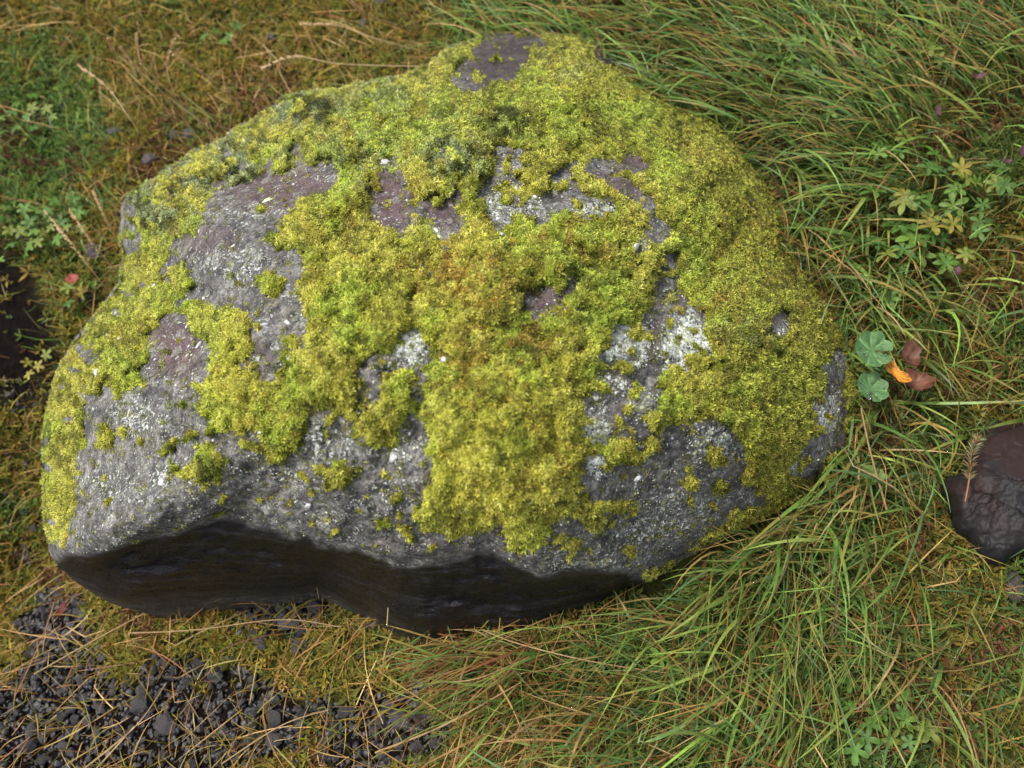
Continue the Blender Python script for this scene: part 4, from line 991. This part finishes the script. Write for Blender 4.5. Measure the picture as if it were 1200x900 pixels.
def palmate_leaf(R, col, nl=5, wid=.30, full=4.6, teeth=0):
    Vs, Fs, Cs, off = [], [], [], 0
    for q in range(nl):
        a = (-.5 + q / (nl - 1)) * full; L = R * (1 - .18 * abs(q / (nl - 1) * 2 - 1)); ca, sa = math.cos(a), math.sin(a)
        prof = [(0, .08), (.18, .45), (.4, .85), (.62, 1), (.82, .8), (.94, .45), (1, .05)]
        v = []
        for t, h in prof:
            for sg, lifty in ((-1, .06), (0, -.02), (1, .06)):
                x = L * t; y = sg * h * L * wid * .5 * (1 + (teeth * (1 if int(t * 10) % 2 else -1))); z = lifty * L * abs(sg) * h + .25 * L * math.sin(t * 1.9) * .6 - .18 * L * t * t
                v.append((x * ca - y * sa, x * sa + y * ca, z))
        f = [(i * 3 + s, (i + 1) * 3 + s, (i + 1) * 3 + s + 1, i * 3 + s + 1) for i in range(len(prof) - 1) for s in (0, 1)]
        Vs.append(np.array(v)); Fs.append(np.array(f)[:, ::-1] + off); off += len(v); Cs.append(np.tile(np.array(col) * rng.uniform(.85, 1.15), (len(v), 1)))
    return mesh_np("leaf", np.concatenate(Vs), np.concatenate(Fs), M_LEAF, col=np.concatenate(Cs))

DEW_LEAF = []
# lady's mantle with two round leaves at the boulder's right edge
Pm = lift([(1010, 432)], [.02])[0]
lm = empty("leafy_plant", Pm, "two round lobed green leaves beaded with dew touching the boulder's right edge", "plant")
for (x, y, R, h, rz, tl) in ((1021, 411, .0275, .100, 2.9, .15), (1020, 456, .0240, .075, 1.2, .3)):
    P = lift([(x, y)], [h])[0]
    o = link("leaf", mantle_leaf(R, np.array([.092, .195, .062])), lm); o.location = P - Pm; mr = Matrix.Rotation(.42 - tl, 3, 'X') @ Matrix.Rotation(tl * .5, 3, 'Y') @ Matrix.Rotation(rz, 3, 'Z'); o.rotation_euler = mr.to_euler()
    mv = np.array([list(r) for r in mr])
    for _ in range(70):
        a_, r_ = rng.uniform(0, 6.28), R * math.sqrt(rng.uniform(0.02, .72)); DEW_LEAF.append(P + mv @ np.array([math.cos(a_) * r_, math.sin(a_) * r_, .35 * r_ * r_ / R + .05 * r_ * math.cos(a_ * 7) + .0004]))
    V, F = tube(spline([Pm * 0, (P - Pm) * .5 + np.array([0, 0, .01]), P - Pm], 8), .0012, .0009)
    link("stem", mesh_np("stem", V, F, M_LEAF, col=np.tile([.12, .16, .04], (len(V), 1))), lm)
# fallen leaves
def flat_leaf(px, py, h, lx, ly, rot, col, name, label, seed, curl=.5, group=None, waist=0.0, tilt=(.2, 0)):
    o_ = []
    for q in range(40):
        a = 2 * math.pi * q / 40; wst = (1 - waist) + waist * abs(math.cos(a))**1.3
        o_.append((a, wst * (lx * ly / math.hypot(ly * math.cos(a), lx * math.sin(a))) * (1 + .16 * float(fbm(np.array(math.cos(a) * 2 + seed), np.array(math.sin(a) * 2.), .9, seed, 3)))))
    V, F = leaf_np(o_, curl, 3); n = len(V)
    c = np.tile(col, (n, 1)) * (1 + .35 * fbm(V[:, 0] * 400, V[:, 1] * 400, 2.0, seed, 2))[:, None]; V[:, 2] += .0007 * fbm(V[:, 0] * 300, V[:, 1] * 300, 1.3, seed + 1, 2)
    c = np.where((rng.random(n) < .16)[:, None], c * np.array([.55, .3, .3]), c)
    e = link(name, mesh_np(name, V, F, M_LEAF, col=np.clip(c, 0, 1)), None, label, "leaf", group)
    e.location = lift([(px, py)], [h])[0]; e.rotation_euler = (tilt[0], tilt[1], rot); return e
flat_leaf(1051,437,.088,.0225,.0115,-.95,(.52,.22,.014),"fallen_leaf","orange yellow spotted fallen leaf between the round green and the brown leaves",3,.35,None,.5)
flat_leaf(1064,420,.072,.024,.016,1.2,(.13,.055,.032),"fallen_leaf","wrinkled brown dead leaf right of the round green leaf",5,.8)
flat_leaf(1072,448,.070,.023,.015,-.5,(.15,.06,.035),"fallen_leaf","wrinkled reddish brown dead leaf below the yellow one",6,.8)
flat_leaf(1019,563,.07,.022,.007,.3,(.12,.20,.03),"fallen_leaf","broad green blade of a leaf in the grass right of the boulder",7,.3)
flat_leaf(1025,555,.07,.02,.008,-.5,(.10,.17,.03),"fallen_leaf","second broad green blade beside the first right of the boulder",8,.3)
flat_leaf(84,327,.05,.011,.010,.4,(.30,.06,.04),"fallen_leaf","small red leaf by the dark hollow at the left",9,.3)
flat_leaf(72,715,.04,.014,.006,1.2,(.16,.035,.02),"fallen_leaf","red curled leaf under the boulder's lower left corner",10,.6)
for q, (x, y) in enumerate([(1145,90),(1098,133),(1178,190),(1120,320),(1200,180)]):
    flat_leaf(x, y, .06, .011, .006, q * 1.3, (.10,.045,.055), "dead_leaf", ["small purple brown leaf in the upper right turf, the highest","small purple brown leaf just right of the long grass","small purple brown leaf near the right edge, second from top","small purple brown leaf above the right hand stone","small purple brown leaf at the very right edge"][q], 20 + q, .7, "purple brown dead leaves in the turf at right")

LGRN = [np.array(c) for c in ((.085,.180,.024),(.12,.205,.028),(.07,.150,.026),(.16,.20,.03))]
def plant(px, py, spread, n, R, label, kind="palm", h=.06, yellow=0.0, col=None, group="small leafy plants in the turf"):
    base = ground_at(np.array([float(px)]), np.array([float(py)]))[0]
    e = empty("leafy_plant", base, label, "plant", group)
    for q in range(n):
        a = q * 2.4 + rng.uniform(-.3, .3); rr = spread * math.sqrt((q + .5) / n)
        tip = np.array([math.cos(a) * rr, math.sin(a) * rr, h * (.55 if kind == 'cut' else .85) * rng.uniform(.6, 1.2)])
        c = LGRN[rng.integers(0, 4)] if col is None else np.array(col) * rng.uniform(.8, 1.2)
        if rng.random() < yellow: c = np.array([.25, .22, .035])
        m = palmate_leaf(R * (.8 if kind == 'cut' else .92) * rng.uniform(.75, 1.15), c, *((rng.integers(5, 7), .42, 5.2) if kind == "palm" else (5, .62, 5.0, .22)))
        o = link("leaf", m, e); o.location = tip; o.rotation_euler = (rng.normal(.30, .22), rng.normal(0, .22), a + rng.normal(0, .4))
        V, F = tube(spline([np.zeros(3), tip * np.array([.4, .4, .7]), tip], 7), .0009, .0007, 4)
        link("stem", mesh_np("stem", V, F, M_LEAF, col=np.tile([.14, .12, .04], (len(V), 1))), e)
    return e
PL = [(1050,52,.06,9,.026,"leafy plant with yellowing leaflets near the top right",'palm',.08,.12),(1062,85,.05,7,.026,"leafy plant with pale green star leaves below the yellowing one",'palm',.08,.1),(1010,75,.04,5,.024,"leafy plant left of the yellowing one at upper right",'palm',.08,0),
 (1033,205,.035,5,.022,"small leafy plant in the middle of the right hand turf",'palm',.07,.05),(1095,236,.05,7,.026,"bright leafy plant at right with a yellow leaf, above the big clump",'palm',.08,.15),(1140,245,.04,5,.026,"blue green leafy plant with a pale dewy leaf at far right",'palm',.08,0),
 (1030,262,.04,6,.026,"leafy plant at the left end of the big clump beside the long grass",'palm',.08,.1),(1062,290,.055,9,.029,"biggest bright green clump of leaves right of the boulder",'palm',.09,.15),(1035,318,.05,8,.028,"bright green leaves just above the round lobed leaves",'palm',.09,0),
 (1085,318,.04,6,.024,"fresh green leaves right of the biggest clump",'palm',.08,0),(1025,362,.04,5,.024,"small star leaves between the big clump and the round lobed leaves",'palm',.08,0),(1122,290,.04,5,.022,"green leaves at the far right of the big clump",'palm',.07,0),
 (1005,845,.05,9,.022,"finely cut bright green plant in the moss at lower right",'cut',.045,0),(1045,850,.045,7,.020,"finely cut pale plant just right of the brighter one at lower right",'cut',.045,.1),(775,800,.02,2,.024,"pale green cut leaf in the long grass below the boulder",'cut',.10,0),
 (25,285,.075,18,.021,"soft green leafy plant above the dark hollow at left",'cut',.06,0),(70,270,.06,14,.020,"soft green leafy plant by the red leaf at left",'cut',.06,0),(95,352,.035,4,.022,"yellow green leaves below the red leaf at left",'cut',.05,.3),(30,150,.07,14,.019,"blue green leaves in the left turf",'cut',.05,0),(265,50,.04,5,.022,"small bright green plant in the brown turf at top",'cut',.05,0),
 (910,105,.04,6,.022,"small leaves hidden in the long grass at upper right",'palm',.09,0),(955,150,.04,5,.022,"dark small leaves at the edge of the long grass",'palm',.08,0),(45,435,.03,4,.018,"tiny yellow green seedling in the dark earth at left",'cut',.04,.4)]
for p in PL: plant(*p)
# leafy sprig on the right hand stone
W = spline(lift([(1131,588),(1136,560),(1139,530),(1150,510)],[.115,.12,.125,.12]), 14); b = W[0]
e = empty("heath_sprig", b, "reddish sprig with needle leaves lying over the dark stone at right", "sprig")
V, F = tube(W - b, .0012, .0009); link("stem", mesh_np("stem", V, F, M_STRAW, col=np.tile([.28,.13,.06], (len(V), 1))), e)
n = 60; ii = rng.integers(4, 12, n); d = W[ii + 1] - W[ii]; d /= np.linalg.norm(d, axis=1)[:, None]
V, F, C = tufts(W[ii] - b, d, np.full(n, .012), pick(np.array([[.16,.15,.05],[.25,.13,.06],[.12,.14,.05]]), n), rng, 3, (.6, 1.1), .12)
link("needles", mesh_np("needles", V, F, M_GRASS, col=C, smooth=False), e)

# ------------------------------------------------------------------ dew
def dew():
    k = NT("water"); k.b.inputs["Base Color"].default_value = (1, 1, 1, 1); k.b.inputs["Roughness"].default_value = 0.02
    k.b.inputs["IOR"].default_value = 1.33; k.b.inputs["Transmission Weight"].default_value = 1.0
    P = LG.mean(2)                                                   # blade centre lines
    n = 6500; i = rng.integers(0, len(P), n); q = rng.integers(2, 7, n); c = P[i, q]
    P2 = SG.mean(2); i = rng.integers(0, len(P2), 4500); c2 = P2[i, rng.integers(1, 4, 4500)]
    px, py, dp = project(c2); c2 = c2[(px > 700)]
    c = np.r_[c, c2, np.array(DEW_LEAF)]; n = len(c); v, f = ico(0)
    r = .0013 * np.exp(rng.normal(0, .35, n))
    V = (v[None] * r[:, None, None] + (c + np.array([0, 0, .0006]))[:, None]).reshape(-1, 3)
    F = (f[None] + (np.arange(n) * len(v))[:, None, None]).reshape(-1, 3)
    link("dew_drops", mesh_np("dew_drops", V, F, k.m), label="glinting dew drops on the grass right of the boulder", cat="dew", kind="stuff")
dew()
